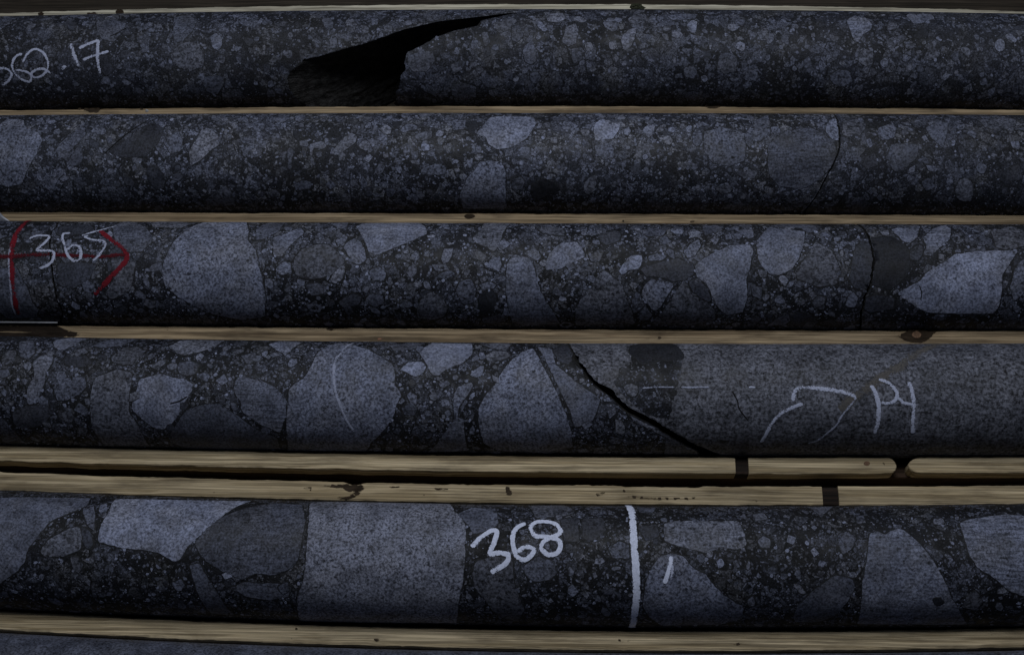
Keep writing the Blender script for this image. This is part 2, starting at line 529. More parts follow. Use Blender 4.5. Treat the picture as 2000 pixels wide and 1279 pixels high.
def wood_patch(name, poly, mat, parent, seed, h=0.08, z=None, jitter=0.35):
    z = ZS if z is None else z
    pts = [on_plane(u, v, z) for u, v in poly]
    vs, fs, rim = patch_mesh(pts, jitter, 0.8, seed, 2.0)
    V = [(x, y, z + 0.16 + h) for x, y in vs]
    n = len(V)
    low = {}
    for e in rim:
        for q_ in e:
            if q_ not in low:
                low[q_] = len(V)
                V.append((vs[q_][0], vs[q_][1], z - 0.6))
    F = list(fs) + [(e[1], e[0], low[e[0]], low[e[1]]) for e in rim]
    o = link(name, V, F, mat, parent)
    at = o.data.attributes.new('rim', 'FLOAT', 'POINT')
    at.data.foreach_set('value', [0.0 if (i in low or i >= n) else 1.0 for i in range(len(V))])
    return o

def ell(cx_, cy_, a, b, n=10):
    return [(cx_ + a * math.cos(t), cy_ + b * math.sin(t)) for t in np.linspace(0, 2 * math.pi, n, endpoint=False)]

boxA = empty('core_box', (0, 75, 0))
tag(boxA, 'wooden core box with four long rows of drill core parted by thin slats', 'core box')
boxB = empty('core_box', (0, -165, 0))
tag(boxB, 'second wooden core box, at the bottom, holding the core chalked 368', 'core box')

def floor(name, parent, ifar, inear, extra, mat):
    xs = np.linspace(-XE, XE, 30)
    V = []
    for x in xs:
        a, b = efar(ifar, x), (enear(inear, x) if extra == 0 else enear(inear, x) - extra)
        V += [(x, a, 0.5), (x, a, ZA - R - 0.02), (x, b, ZA - R - 0.02), (x, b, 0.5)]
    F = []
    for i in range(len(xs) - 1):
        for j in range(4):
            F.append((i * 4 + j, (i + 1) * 4 + j, (i + 1) * 4 + (j + 1) % 4, i * 4 + (j + 1) % 4))
    F += [(0, 1, 2, 3), tuple(len(V) - 4 + q_ for q_ in (3, 2, 1, 0))]
    return link(name, V, F, mat, parent)
floor('floor_board', boxA, 0, 4, 0, W_OLD)
floor('floor_board', boxB, 5, 6, 75, W_OLD)
zb = ZA - R
s0 = slat('side_wall', 0, W_TOP, boxA, z0=zb)
s1 = slat('divider', 1, W_MID, boxA, z0=zb)
s2 = slat('divider', 2, W_MID, boxA, z0=zb)
s3 = slat('divider', 3, W_MID, boxA, z0=zb)
s4 = slat('side_wall', 4, W_DARK, boxA, z0=zb, z1=ZS - 9.0, inset=0.5)
tag(s4, 'dark stained lower board of the box side')
xa, xb_, xc, xd = px_x(1436, 905), px_x(1462, 905), px_x(1750, 905), px_x(1774, 905)
r1 = slat('rail', 4, W_NEW, boxA, x1=xa, z0=ZS - 8.99, seed=41)
r2 = slat('rail', 4, W_NEW, boxA, x0=xb_, x1=xc, z0=ZS - 8.99, round1=4.0, seed=42)
r3 = slat('rail', 4, W_NEW, boxA, x0=xd, z0=ZS - 8.99, round0=7.5, seed=43)
nb = slat('notch_block', 4, W_NOTCH, boxA, x0=xa + 0.05, x1=xb_ - 0.05, z0=ZS - 8.98, z1=ZS - 2.2, inset=0.25, seed=44)
tag(nb, 'dark reddish block sunk between two rails')

def cut5(x):
    a = px_x(672, 945); b = px_x(713, 945)
    c_ = 0.0
    if a < x < b: c_ += 1.5 * math.sin((x - a) / (b - a) * math.pi)
    for u0, u1, d_ in ((840, 880, .5), (905, 960, .45), (1150, 1165, .5), (1215, 1370, .6)):
        p0, p1 = px_x(u0, 945), px_x(u1, 945)
        if p0 < x < p1: c_ += d_ * (0.6 + 0.8 * abs(n1(x * 0.8, 77)))
    return c_
xe, xf = px_x(1606, 965), px_x(1638, 965)
s5 = slat('side_wall', 5, W_NEW, boxB, x1=xe, z0=zb, seed=51, farcut=cut5, bev=1.2)
s5b = slat('side_wall', 5, W_NEW, boxB, x0=xf, z0=zb, seed=52, bev=1.2)
s5c = slat('notch_block', 5, W_NOTCH, boxB, x0=xe + 0.05, x1=xf - 0.05, z0=zb, z1=ZS - 1.4, inset=0.2, seed=53)
tag(s5c, 'dark block set across the pale side wall')
s6 = slat('divider', 6, W_NEW, boxB, z0=zb, bev=1.7, seed=61)

# knots, stains, splinters and one painted shadow on the slats
wood_patch('painted_shadow', [(-60, 633), (60, 635), (112, 636), (135, 645), (175, 655), (120, 660), (60, 659), (-60, 657)], SHADOW, s3, 40, 0.03)  # shadow the metal sheet casts on this divider, painted as a dark patch
wood_patch('knot', ell(234, 24.5, 9, 5), KNOT, s0, 1)
wood_patch('knot', ell(80, 28, 7, 3.5), KNOT, s0, 2)
wood_patch('stain', ell(180, 28, 12, 4), STAIN, s0, 3)
wood_patch('stain', ell(1540, 13.5, 5, 3), STAIN, s0, 4)
wood_patch('stain', [(145, 211), (205, 211), (200, 217), (185, 222), (172, 220), (150, 216)], STAIN, s1, 5)
wood_patch('stain', [(268, 211), (290, 210), (286, 216), (270, 215)], STAIN, s1, 6)
wood_patch('stain', [(1375, 208), (1408, 208), (1402, 212), (1385, 212.5)], KNOT, s1, 7)
wood_patch('knot', ell(917, 423, 12, 5), KNOT, s2, 8)
wood_patch('stain', ell(1352, 433, 5, 2.5), KNOT, s2, 9)
wood_patch('knot', [(1752, 655), (1765, 650), (1777, 644), (1803, 643), (1812, 648), (1830, 645), (1822, 655), (1812, 664), (1800, 669), (1780, 669), (1765, 664)], KNOT, s3, 10)
wood_patch('knot_heart', ell(1790, 654, 10, 7), KNOTR, s3, 11, 0.25)
wood_patch('stain', ell(1286, 660, 8, 3), STAIN, s3, 12)
wood_patch('stain', ell(647, 643, 10, 2.5), KNOT, s3, 13)
wood_patch('stain', ell(327, 643, 2, 2), KNOT, s3, 14)
wood_patch('stain', ell(748, 662, 18, 2.5), REDST, s3, 15)
wood_patch('stain', [(1265, 650), (1300, 648), (1298, 652), (1268, 653)], STAIN, s3, 16)
wood_patch('knot', ell(1693, 905, 6, 4.5), KNOTR, r2, 17)
wood_patch('slit', [(1723, 901), (1727, 904), (1730, 909), (1727, 910), (1724, 905)], KNOT, r2, 18, jitter=0.1)
def z5(p_): return [(540 + a * 0.23, 930 + b * 0.23) for a, b in p_]
wood_patch('bark_edge', z5([(390, 68), (480, 62), (770, 66), (752, 118), (690, 168), (610, 192), (500, 182), (600, 168), (650, 140), (580, 128), (560, 100), (480, 98), (400, 86)]), STAIN, s5, 19, 0.05, jitter=0.6)
wood_patch('slit', z5([(510, 176), (600, 172), (690, 140), (670, 178), (600, 196), (520, 186)]), KNOT, s5, 29, 0.12)
wood_patch('stain', z5([(225, 100), (300, 88), (294, 132), (280, 112), (235, 112)]), KNOT, s5, 20)
wood_patch('stain', z5([(90, 146), (200, 153), (235, 163), (180, 172), (110, 166)]), STAIN, s5, 21)
wood_patch('stain', z5([(1335, 100), (1465, 104), (1450, 128), (1360, 118)]), KNOT, s5, 22)
wood_patch('stain', z5([(950, 85), (1050, 84), (1040, 96), (970, 97)]), KNOT, s5, 23)
wood_patch('stain', [(986, 949), (997, 950), (1001, 966), (992, 973), (987, 960)], STAIN, s5, 24)
def t5(x0, p_): return [(x0 + a * 0.3277, 860 + b * 0.3277) for a, b in p_]
wood_patch('stain', t5(1000, [(495, 318), (560, 304), (540, 322), (510, 334)]), KNOT, s5, 25)
wood_patch('slit', t5(1000, [(668, 322), (900, 340), (1112, 322), (1090, 352), (900, 358), (760, 348), (690, 350)]), STAIN, s5, 26, jitter=0.5)
wood_patch('stain', t5(1000, [(655, 285), (680, 300), (675, 325), (660, 315)]), STAIN, s5, 27)
wood_patch('stain', [(1452, 975), (1478, 974), (1480, 979), (1455, 980)], STAIN, s5, 28)
wood_patch('knot', ell(737, 1248, 7, 4), KNOT, s6, 30)
wood_patch('stain', [(740, 1248), (770, 1250), (790, 1252), (760, 1253)], STAIN, s6, 31)
wood_patch('stain', ell(579, 1227, 2.2, 2.2), KNOT, s6, 32)
wood_patch('stain', ell(1215, 1250, 18, 3), STAIN, s6, 33)
wood_patch('stain', ell(1440, 1257, 10, 3), STAIN, s6, 34)

# old plank beyond the top box
V = []
xs = np.linspace(-XE, XE, 60)
for x in xs:
    a, b = efar(0, x) + 62, efar(0, x) + 4.0 + n1(x * 0.03, 3, 0.6)
    z = ZA - 7 + n1(x * 0.02, 8, 0.6)
    V += [(x, a, 6), (x, a, z), (x, b, z), (x, b - 0.3, z - 1.0), (x, b - 0.3, 6)]
F = []
for i in range(len(xs) - 1):
    for j in range(5):
        F.append((i * 5 + j, (i + 1) * 5 + j, (i + 1) * 5 + (j + 1) % 5, i * 5 + (j + 1) % 5))
F += [(0, 1, 2, 3, 4), tuple(len(V) - 5 + q_ for q_ in (4, 3, 2, 1, 0))]
V = [(x, y, 0.2 if z == 6 else z) for x, y, z in V]
tag(link('wooden_plank', V, F, W_OLD), 'dark old plank lying behind the top edge of the upper core box', 'plank')

# small things lying on the slats
def lump(name, u, v, z, a, b, h, mat, seed):
    x0, y0 = on_plane(u, v, z)
    V, F = [], []
    n, m = 14, 6
    for j in range(m):
        for i in range(n):
            t = 2 * math.pi * i / n
            ph = j / (m - 1) * math.pi / 2
            k_ = 1 + 0.55 * mnoise.noise(Vector((math.cos(t) * 1.7, math.sin(t) * 1.7, ph * 2 + seed)))
            V.append((x0 + a * k_ * math.cos(ph) * math.cos(t), y0 + b * k_ * math.cos(ph) * math.sin(t), z + h * k_ * math.sin(ph)))
    for j in range(m - 1):
        for i in range(n):
            F.append((j * n + i, j * n + (i + 1) % n, (j + 1) * n + (i + 1) % n, (j + 1) * n + i))
    F.append(tuple(range(n - 1, -1, -1)))
    return link(name, V, F, mat)
tag(lump('moss_clump', 1243, 15.5, ZS + 0.1, 4.8, 2.6, 1.8, MOSS, 4), 'small dark mossy clump on the top slat right of centre', 'moss')
tag(lump('stone_chip', 287, 217, ZS + 0.05, 1.1, 0.9, 0.9, CHIPM, 7), 'tiny bright stone chip on the slat under the core chalked 362.17', 'stone chip')

# ------------------------------------------------------------------ drill cores
TH = np.radians(np.arange(-90, 270, 1.25))

def curve(row, pts, seed, amp=0.25):
    """crack traced as pixels -> x at every theta of the grid"""
    p = sorted([on_core(row, u, v)[::-1] for u, v in pts])
    t = np.array([a for a, b in p]); x = np.array([b for a, b in p])
    o = np.interp(TH, t, x, period=2 * math.pi)
    return o + np.array([n1(a * 7, seed, amp) + n1(a * 19, seed + 2, amp * 0.6) + n1(a * 47, seed + 4, amp * 0.45) for a in TH])

def ragged(seed, amp):
    return np.array([amp * (abs(n1(a * 9, seed)) + 0.8 * abs(n1(a * 31, seed + 1))) for a in TH])

def xat(arr, th):
    return float(np.interp(th, TH, arr, period=2 * math.pi))

def make_core(row, left, right, mat, label, axisl=None, axisr=None, name='drill_core', sink=0.0):
    """solid cylinder of rock between two end outlines, ends closed by rough broken faces"""
    L = np.full(len(TH), -XE + 6.0 * row % 7) if left is None else left
    Rr = np.full(len(TH), XE - 5.0 * row % 9) if right is None else right
    nt = len(TH)
    nu = int((Rr.mean() - L.mean()) / 9.0) + 4
    us = np.linspace(0, 1, nu)
    # finer rings near both ends
    us = np.unique(np.concatenate([us, [0.002, 0.006, 0.994, 0.998]]))
    V, F, FM = [], [], []
    for u in us:
        for k_, th in enumerate(TH):
            x = L[k_] + (Rr[k_] - L[k_]) * u
            chip = 0.0
            if u in (0.0, 1.0): chip = 0.25 + 0.2 * n1(th * 5, row + u)
            V.append(core_pt(row, x, th, R - chip))
    nr = len(us)
    for a in range(nr - 1):
        for b in range(nt):
            F.append((a * nt + b, (a + 1) * nt + b, (a + 1) * nt + (b + 1) % nt, a * nt + (b + 1) % nt))
            FM.append(0)
    # end caps: rings towards the axis
    for end, arr, axv in ((0, L, axisl), (1, Rr, axisr)):
        base = 0 if end == 0 else (nr - 1) * nt
        ax = float(arr.mean()) if axv is None else axv
        prev = base
        sm_ = arr.copy()
        for _ in range(60):
            sm_ = sm_ * 0.5 + (np.roll(sm_, 1) + np.roll(sm_, -1)) * 0.25
        rings = 14
        for j in range(1, rings):
            r_ = 1 - j / rings
            st = len(V)
            for k_, th in enumerate(TH):
                rr = (R - 0.3) * r_
                x = ax + (sm_[k_] + (arr[k_] - sm_[k_]) * r_ ** 8 - ax) * r_
                q_ = Vector((rr * math.cos(th) * 0.13, rr * math.sin(th) * 0.13, row * 3.1))
                x += (mnoise.noise(q_) * 3.0 + mnoise.noise(q_ * 3) * 1.6 + mnoise.noise(q_ * 7) * 0.7) * min(1.0, (1 - r_) * 3) * (0.8 if axv is not None else 0.25)
                q3 = core_pt(row, x, th, rr)
                V.append((q3[0], q3[1], q3[2] - (sink if end == 1 else 0.0) * (1 - r_)))
            for b in range(nt):
                f = (prev + b, prev + (b + 1) % nt, st + (b + 1) % nt, st + b)
                F.append(f if end == 1 else f[::-1]); FM.append(1)
            prev = st
        c_ = len(V)
        q3 = core_pt(row, ax, 0, 0)
        V.append((q3[0], q3[1], q3[2] - (sink if end == 1 else 0.0)))
        for b in range(nt):
            f = (prev + b, prev + (b + 1) % nt, c_)
            F.append(f if end == 1 else f[::-1]); FM.append(1)
    xm = float((L.mean() + Rr.mean()) / 2)
    o = link(name, V, F, None, origin=(xm, yc(row, xm), ZA - R), mats=[mat, FRACT], fmat=FM)
    sm = [m_ == 0 for m_ in FM]
    o.data.polygons.foreach_set('use_smooth', sm)
    tag(o, label, 'drill core', 'drill cores laid in the box rows')
    return dict(o=o, row=row, L=L, R=Rr, polys=[], n=0)

def clip_x(c_, x, th, m=0.25):
    return min(max(x, xat(c_['L'], th) + m), xat(c_['R'], th) - m)

LV = [0]
def stone(c_, poly, mat, name='stone', h=None, flat=False, jitter=0.45, inner=5.0, step=1.1, avoid=True, seam=1.0):
    """one stone of the breccia: a patch with its own rim, standing a hair proud of the ground core"""
    row = c_['row']
    LV[0] += 1
    pts = poly if flat else [(x, th * R) for x, th in (on_core(row, u, v) for u, v in poly)]
    if avoid: c_['polys'].append(np.array(pts))
    vs, fs, rim = patch_mesh(pts, jitter, step, LV[0] * 0.37, inner)
    h = (0.05 + 0.011 * (LV[0] % 11)) if h is None else h
    V = []
    for x, s_ in vs:
        th = s_ / R
        V.append(core_pt(row, clip_x(c_, x, th), th, R + h))
    low = {}
    out = {}
    for e in rim:
        (xa_, sa_), (xb2, sb_) = vs[e[0]], vs[e[1]]
        for q_ in e:
            o_ = out.setdefault(q_, [0.0, 0.0])
            o_[0] += sb_ - sa_; o_[1] -= xb2 - xa_
    for e in rim:
        for q_ in e:
            if q_ not in low:
                low[q_] = len(V)
                x, s_ = vs[q_]
                ox, os_ = out[q_]
                ln = math.hypot(ox, os_) or 1.0
                # dark seam of fine matrix round the stone, of uneven width
                wd = seam * (0.45 if row < 3 else 1.0) * max(0.15, 0.62 + 1.3 * mnoise.noise(Vector((x * 0.3, s_ * 0.3, LV[0]))))
                x2, s2_ = x + ox / ln * wd, s_ + os_ / ln * wd
                V.append(core_pt(row, clip_x(c_, x2, s2_ / R), s2_ / R, R + 0.015))
                V.append(core_pt(row, clip_x(c_, x, s_ / R), s_ / R, R + h))
    # faces must look outward; the rim has its own vertices so that it stays a crisp edge
    F = [f[::-1] for f in fs] + [(low[e[0]] + 1, low[e[1]] + 1, low[e[1]], low[e[0]]) for e in rim]
    o = link(name, V, F, mat, c_['o'], smooth=False, mats=[mat, SEAM], fmat=[0] * len(fs) + [1] * len(rim))
    o.data.polygons.foreach_set('use_smooth', [i < len(fs) for i in range(len(F))])
    at = o.data.attributes.new('rim', 'FLOAT', 'POINT')
    has_inner = len(low) < len(vs)
    at.data.foreach_set('value', [((0.0 if i in low else 1.0) if has_inner else 0.55) if i < len(vs) else 0.0 for i in range(len(V))])
    c_['n'] += 1
    return o

def stones(c_or_list, x0, y0, s, rows):
    """rows: (tone, [(u, v) ...]) in crop units"""
    for tone, poly in rows:
        p = [(x0 + u * s, y0 + v * s) for u, v in poly]
        cx_ = sum(a for a, b in p) / len(p); cy_ = sum(b for a, b in p) / len(p)
        c_ = c_or_list
        if isinstance(c_or_list, list):
            x, th = on_core(c_or_list[0]['row'], cx_, cy_)
            c_ = next((k for k in c_or_list if xat(k['L'], th) <= x <= xat(k['R'], th)), None)
            if c_ is None:
                c_ = min(c_or_list, key=lambda k: min(abs(xat(k['L'], th) - x), abs(xat(k['R'], th) - x)))
        m_ = CL[tone]
        big = (max(a for a, b in p) - min(a for a, b in p)) > 60
        stone(c_, p, m_[(LV[0] * 7 // 3) % len(m_)], inner=4.2 if big else 3.2)

def stroke(c_, pts, wpx, mat, name, x0=0, y0=0, s=1.0, h=0.42, taper=True, seed=1):
    """chalk or crayon stroke: ribbon laid on the core's surface"""
    row = c_['row']
    P = np.array([on_core(row, x0 + u * s, y0 + v * s) for u, v in pts])
    P[:, 1] *= R
    # Catmull-Rom
    Q = []
    n = len(P)
    for i in range(n - 1):
        p0, p1, p2, p3 = P[max(i - 1, 0)], P[i], P[i + 1], P[min(i + 2, n - 1)]
        k_ = max(3, int(np.linalg.norm(p2 - p1) / 0.5))
        for t in np.linspace(0, 1, k_, endpoint=False):
            Q.append(0.5 * ((2 * p1) + (-p0 + p2) * t + (2 * p0 - 5 * p1 + 4 * p2 - p3) * t * t + (-p0 + 3 * p1 - 3 * p2 + p3) * t ** 3))
    Q.append(P[-1]); Q = np.array(Q)
    d = np.gradient(Q, axis=0)
    d /= np.linalg.norm(d, axis=1)[:, None] + 1e-9
    nn = np.stack([-d[:, 1], d[:, 0]], 1)
    w_ = wpx * 0.32 / 2
    V, F = [], []
    m = len(Q)
    for i in range(m):
        e = 1.0
        if taper: e = min(1.0, 0.45 + 0.9 * min(i, m - 1 - i) * 0.35)
        for j, a in enumerate((-1, -0.5, 0, 0.5, 1)):
            ww = w_ * e * (1.08 + 0.26 * n1(i * 0.22, seed + j * 3) + 0.12 * n1(i * 0.7, seed + j * 5))
            q_ = Q[i] + nn[i] * a * ww
            V.append(core_pt(row, q_[0], q_[1] / R, R + h - 0.10 * abs(a)))
    for i in range(m - 1):
        for j in range(4):
            F.append((i * 5 + j, i * 5 + j + 1, (i + 1) * 5 + j + 1, (i + 1) * 5 + j))
    o = link(name, V, F, mat, c_['o'], smooth=True)
    o.data.attributes.new('rim', 'FLOAT', 'POINT').data.foreach_set('value', [0.0, 0.75, 1.0, 0.75, 0.0] * m)
    return o

# ---- row 1
A1 = [(1110, 20), (1050, 22), (1000, 25), (950, 31), (862, 41), (790, 57), (750, 72), (712, 85), (670, 95), (625, 110), (595, 117), (580, 130),
      (566, 142), (562, 157), (566, 175), (578, 190), (592, 204)]
B1 = [(1112, 20), (1060, 22), (1000, 27.5), (942, 40), (937, 50), (890, 60), (845, 75), (822, 90), (797, 102), (792, 120), (791, 135), (782, 150),
      (777, 170), (772, 190), (770, 205)]
a1 = curve(1, A1, 3, 1.3); b1 = np.maximum(curve(1, B1, 5, 1.3), a1 + 0.35)
c1a = make_core(1, None, a1, MATRIX[1], 'grey drill core chalked 362.17 at left of top row, its right end broken hollow', axisr=px_x(760, 120), sink=9.0)
c1b = make_core(1, b1, None, MATRIX[1], 'drill core filling the right of the top row, beyond the dark broken hollow', axisl=px_x(860, 120))
R1 = [c1a, c1b]
stones(R1, 0, 0, .25, [
 ('m', [(750,170),(860,150),(985,185),(960,250),(900,270),(880,330),(800,310),(760,250)]),
 ('m', [(1360,140),(1480,120),(1540,170),(1500,250),(1420,330),(1360,340),(1355,240)]),
 ('l', [(1640,290),(1690,260),(1730,290),(1740,350),(1700,400),(1660,370)]),
 ('m', [(1340,400),(1450,330),(1560,340),(1600,420),(1590,520),(1480,560),(1380,520),(1330,460)]),
 ('m', [(1090,350),(1160,340),(1170,400),(1120,420)]),
 ('m', [(1700,430),(1760,440),(1750,500),(1710,490)]), ('m', [(1840,430),(1890,440),(1880,490),(1845,480)]),
 ('m', [(1600,600),(1720,590),(1760,640),(1700,740),(1620,720),(1590,660)]),
 ('d', [(780,440),(870,430),(880,560),(830,600),(790,540)]), ('d', [(200,250),(290,240),(300,280),(230,300)]),
 ('d', [(520,170),(600,180),(590,240),(530,230)]), ('d', [(950,690),(1040,680),(1030,740),(960,750)])])
stones(R1, 500, 0, .25, [
 ('m', [(510,150),(570,140),(610,180),(600,230),(540,220)]), ('l', [(245,260),(280,250),(290,290),(260,305)]),
 ('m', [(570,310),(630,290),(640,370),(580,390)]), ('m', [(700,160),(760,150),(790,190),(760,260),(715,240)]),
 ('m', [(820,200),(880,210),(880,260),(830,270)]), ('l', [(995,210),(1060,200),(1070,250),(1010,260)]),
 ('m', [(900,140),(960,150),(950,200),(905,190)]), ('l', [(1160,170),(1210,160),(1220,195),(1170,205)]),
 ('m', [(1370,135),(1430,120),(1445,150),(1390,165)]), ('d', [(60,500),(110,510),(105,570),(65,565)]),
 ('m', [(1850,190),(1960,150),(2000,180),(1990,240),(1900,260)]), ('m', [(1760,260),(1810,250),(1830,340),(1790,370)]),
 ('m', [(1190,440),(1290,400),(1380,400),(1400,480),(1330,560),(1220,560),(1185,500)]),
 ('m', [(1520,680),(1620,650),(1720,680),(1720,760),(1600,790),(1530,740)]), ('m', [(1280,625),(1360,630),(1350,650),(1285,645)])])
stones(R1, 1000, 0, .25, [
 ('l', [(250,110),(400,105),(420,150),(360,180),(280,170)]), ('l', [(190,180),(230,170),(285,240),(250,250),(200,215)]),
 ('l', [(470,140),(520,130),(590,160),(560,180),(490,170)]), ('m', [(420,210),(500,190),(520,250),(500,340),(440,370),(385,330),(410,270)]),
 ('m', [(90,360),(150,330),(185,380),(195,470),(150,510),(100,480),(85,420)]), ('l', [(710,180),(760,140),(810,150),(825,230),(790,250),(730,220)]),
 ('l', [(860,280),(920,230),(970,220),(965,280),(930,370),(880,400),(855,340)]), ('l', [(760,330),(810,315),(825,370),(790,395),(755,380)]),
 ('m', [(905,150),(960,120),(1040,110),(1055,160),(980,190),(920,180)]), ('p', [(1365,190),(1410,155),(1445,170),(1440,250),(1410,270),(1375,230)]),
 ('m', [(1175,215),(1240,200),(1245,240),(1190,250)]), ('l', [(1240,260),(1300,245),(1340,270),(1320,300),(1260,295)]),
 ('l', [(570,340),(620,330),(640,380),(600,410),(570,380)]), ('m', [(1170,260),(1220,270),(1225,320),(1180,310)]),
 ('m', [(1910,260),(1960,220),(2000,230),(2000,320),(1940,320)]), ('m', [(1620,430),(1700,410),(1760,450),(1750,560),(1660,580),(1600,540)]),
 ('m', [(1340,530),(1420,520),(1450,560),(1420,620),(1350,600)]), ('l', [(1470,600),(1510,585),(1535,620),(1500,650)]),
 ('m', [(140,570),(200,560),(230,600),(190,660),(150,640)]), ('l', [(970,595),(1005,585),(1005,630),(980,635)]),
 ('m', [(1800,560),(1920,540),(1960,580),(1900,640),(1820,630)]), ('m', [(460,400),(540,390),(550,470),(480,500)]),
 ('m', [(0,210),(60,200),(90,280),(50,330),(0,320)]), ('m', [(1210,130),(1330,110),(1450,115),(1430,150),(1250,160)]),
 ('l', [(1540,350),(1560,330),(1560,390),(1540,390)]), ('m', [(1320,440),(1340,440),(1335,520),(1315,520)]),
 ('m', [(1250,440),(1280,440),(1280,500),(1255,500)])])
stones(R1, 1500, 0, .25, [
 ('l', [(610,165),(650,135),(760,140),(820,200),(800,240),(740,270),(710,330),(670,320),(650,260)]),
 ('l', [(1080,130),(1100,110),(1280,115),(1300,150),(1200,185),(1140,190)]), ('l', [(-10,260),(40,260),(50,310),(20,345),(-10,340)]),
 ('m', [(310,370),(380,345),(450,390),(400,420),(320,410)]), ('m', [(700,430),(760,380),(820,400),(820,500),(770,520),(710,490)]),
 ('l', [(870,490),(910,450),(945,480),(930,530),(890,520)]), ('m', [(965,420),(1010,400),(1030,440),(990,460)]),
 ('p', [(1770,330),(1810,300),(1850,330),(1850,390),(1805,410),(1770,370)]), ('l', [(1850,280),(1890,260),(1945,310),(1930,340),(1870,310)]),
 ('l', [(1500,380),(1540,360),(1590,410),(1570,445),(1520,420)]), ('m', [(1420,430),(1480,400),(1500,470),(1450,490)]),
 ('m', [(1220,420),(1290,390),(1350,410),(1330,460),(1240,470)]), ('l', [(1150,400),(1190,390),(1210,410),(1165,425)]),
 ('m', [(480,590),(560,540),(640,560),(660,640),(580,680),(500,650)]), ('m', [(920,200),(960,175),(1010,190),(1000,230),(940,240)]),
 ('m', [(1640,580),(1690,560),(1700,590),(1660,610)]), ('l', [(1820,590),(1860,560),(1890,590),(1840,615)]),
 ('l', [(160,240),(200,220),(215,245),(170,260)]), ('l', [(340,260),(365,260),(365,290),(340,290)]),
 ('k', [(1130,290),(1180,240),(1250,210),(1250,290),(1180,310)]), ('m', [(1160,520),(1210,520),(1220,560),(1170,570)]),
 ('m', [(1070,350),(1150,340),(1170,370),(1080,390)])])
Q = dict(x0=0, y0=0, s=.25)
stroke(c1a, [(-40,545),(0,537),(40,535),(80,560),(90,590),(70,630),(20,665)], 5, CHALK_T, 'chalk_digit', seed=1, **Q)
stroke(c1a, [(175,425),(130,440),(100,490),(100,540),(130,590),(180,625),(230,640),(245,610),(230,575),(180,555),(130,550)], 4.5, CHALK_T, 'chalk_digit', seed=2, **Q)
stroke(c1a, [(180,490),(210,430),(260,390),(310,395),(350,430),(375,480),(375,530),(350,575),(300,605),(255,600),(250,570),(290,545),(340,540),(370,555),(395,575)], 4.5, CHALK_T, 'chalk_digit', seed=3, **Q)
stroke(c1a, [(482,546),(498,532),(520,520)], 7, CHALK_T, 'chalk_dot', seed=4, **Q)
stroke(c1a, [(555,345),(580,430),(620,520)], 7, CHALK_T, 'chalk_digit', seed=5, **Q)
d7 = stroke(c1a, [(620,380),(690,345),(760,322),(767,340),(765,400),(765,480),(785,575)], 6, CHALK_T, 'chalk_digit', seed=6, **Q)
stroke(c1a, [(650,470),(740,435),(850,405)], 5, CHALK_T, 'chalk_stroke', seed=7, h=0.46, **Q)

# ---- row 2
k2 = [(1500 + u * .25, 200 + v * .25) for u, v in [(520,95),(550,170),(560,250),(560,340),(545,410),(510,490),(450,590),(400,690),(350,770),(290,850)]]
b2 = curve(2, k2, 21, 0.2)
c2a = make_core(2, None, b2 - 0.22 - ragged(3, 0.5), MATRIX[2], 'long pebbly drill core in the second row, left of the thin curved crack')
c2b = make_core(2, b2 + 0.22 + ragged(8, 0.5), None, MATRIX[1], 'drill core at right of second row, right of the thin curved crack')
R2 = [c2a, c2b]
stones(R2, 0, 200, .25, [
 ('l', [(-10,180),(60,130),(180,135),(200,190),(300,240),(335,290),(290,400),(250,460),(200,560),(170,640),(60,660),(-10,640)]),
 ('l', [(1480,380),(1540,280),(1590,190),(1640,210),(1710,270),(1715,330),(1630,390),(1570,450),(1520,480),(1485,500)]),
 ('m', [(450,340),(530,270),(620,210),(680,240),(620,310),(560,370),(450,460)]), ('m', [(530,480),(600,350),(640,340),(650,440),(620,490),(540,495)]),
 ('d', [(700,280),(780,320),(770,370),(700,350)]), ('m', [(740,200),(830,210),(830,250),(760,255)]),
 ('d', [(850,380),(1000,290),(1150,180),(1200,160),(1280,200),(1250,300),(1150,420),(1000,430),(900,420)]),
 ('m', [(1270,300),(1390,230),(1430,290),(1420,380),(1330,400)]), ('l', [(830,530),(880,510),(900,550),(860,570)]),
 ('d', [(1150,500),(1230,490),(1290,600),(1280,670),(1210,680),(1150,600)]), ('m', [(1350,560),(1420,550),(1430,590),(1390,620),(1340,600)]),
 ('m', [(1590,770),(1680,700),(1760,650),(1810,690),(1840,780),(1840,810),(1600,810)]), ('m', [(1870,280),(1950,260),(2000,280),(2000,320),(1900,320)]),
 ('l', [(1960,370),(2000,360),(2000,385),(1970,390)]), ('l', [(930,250),(980,235),(960,265),(930,275)]), ('l', [(1070,230),(1110,200),(1100,225),(1075,245)])])
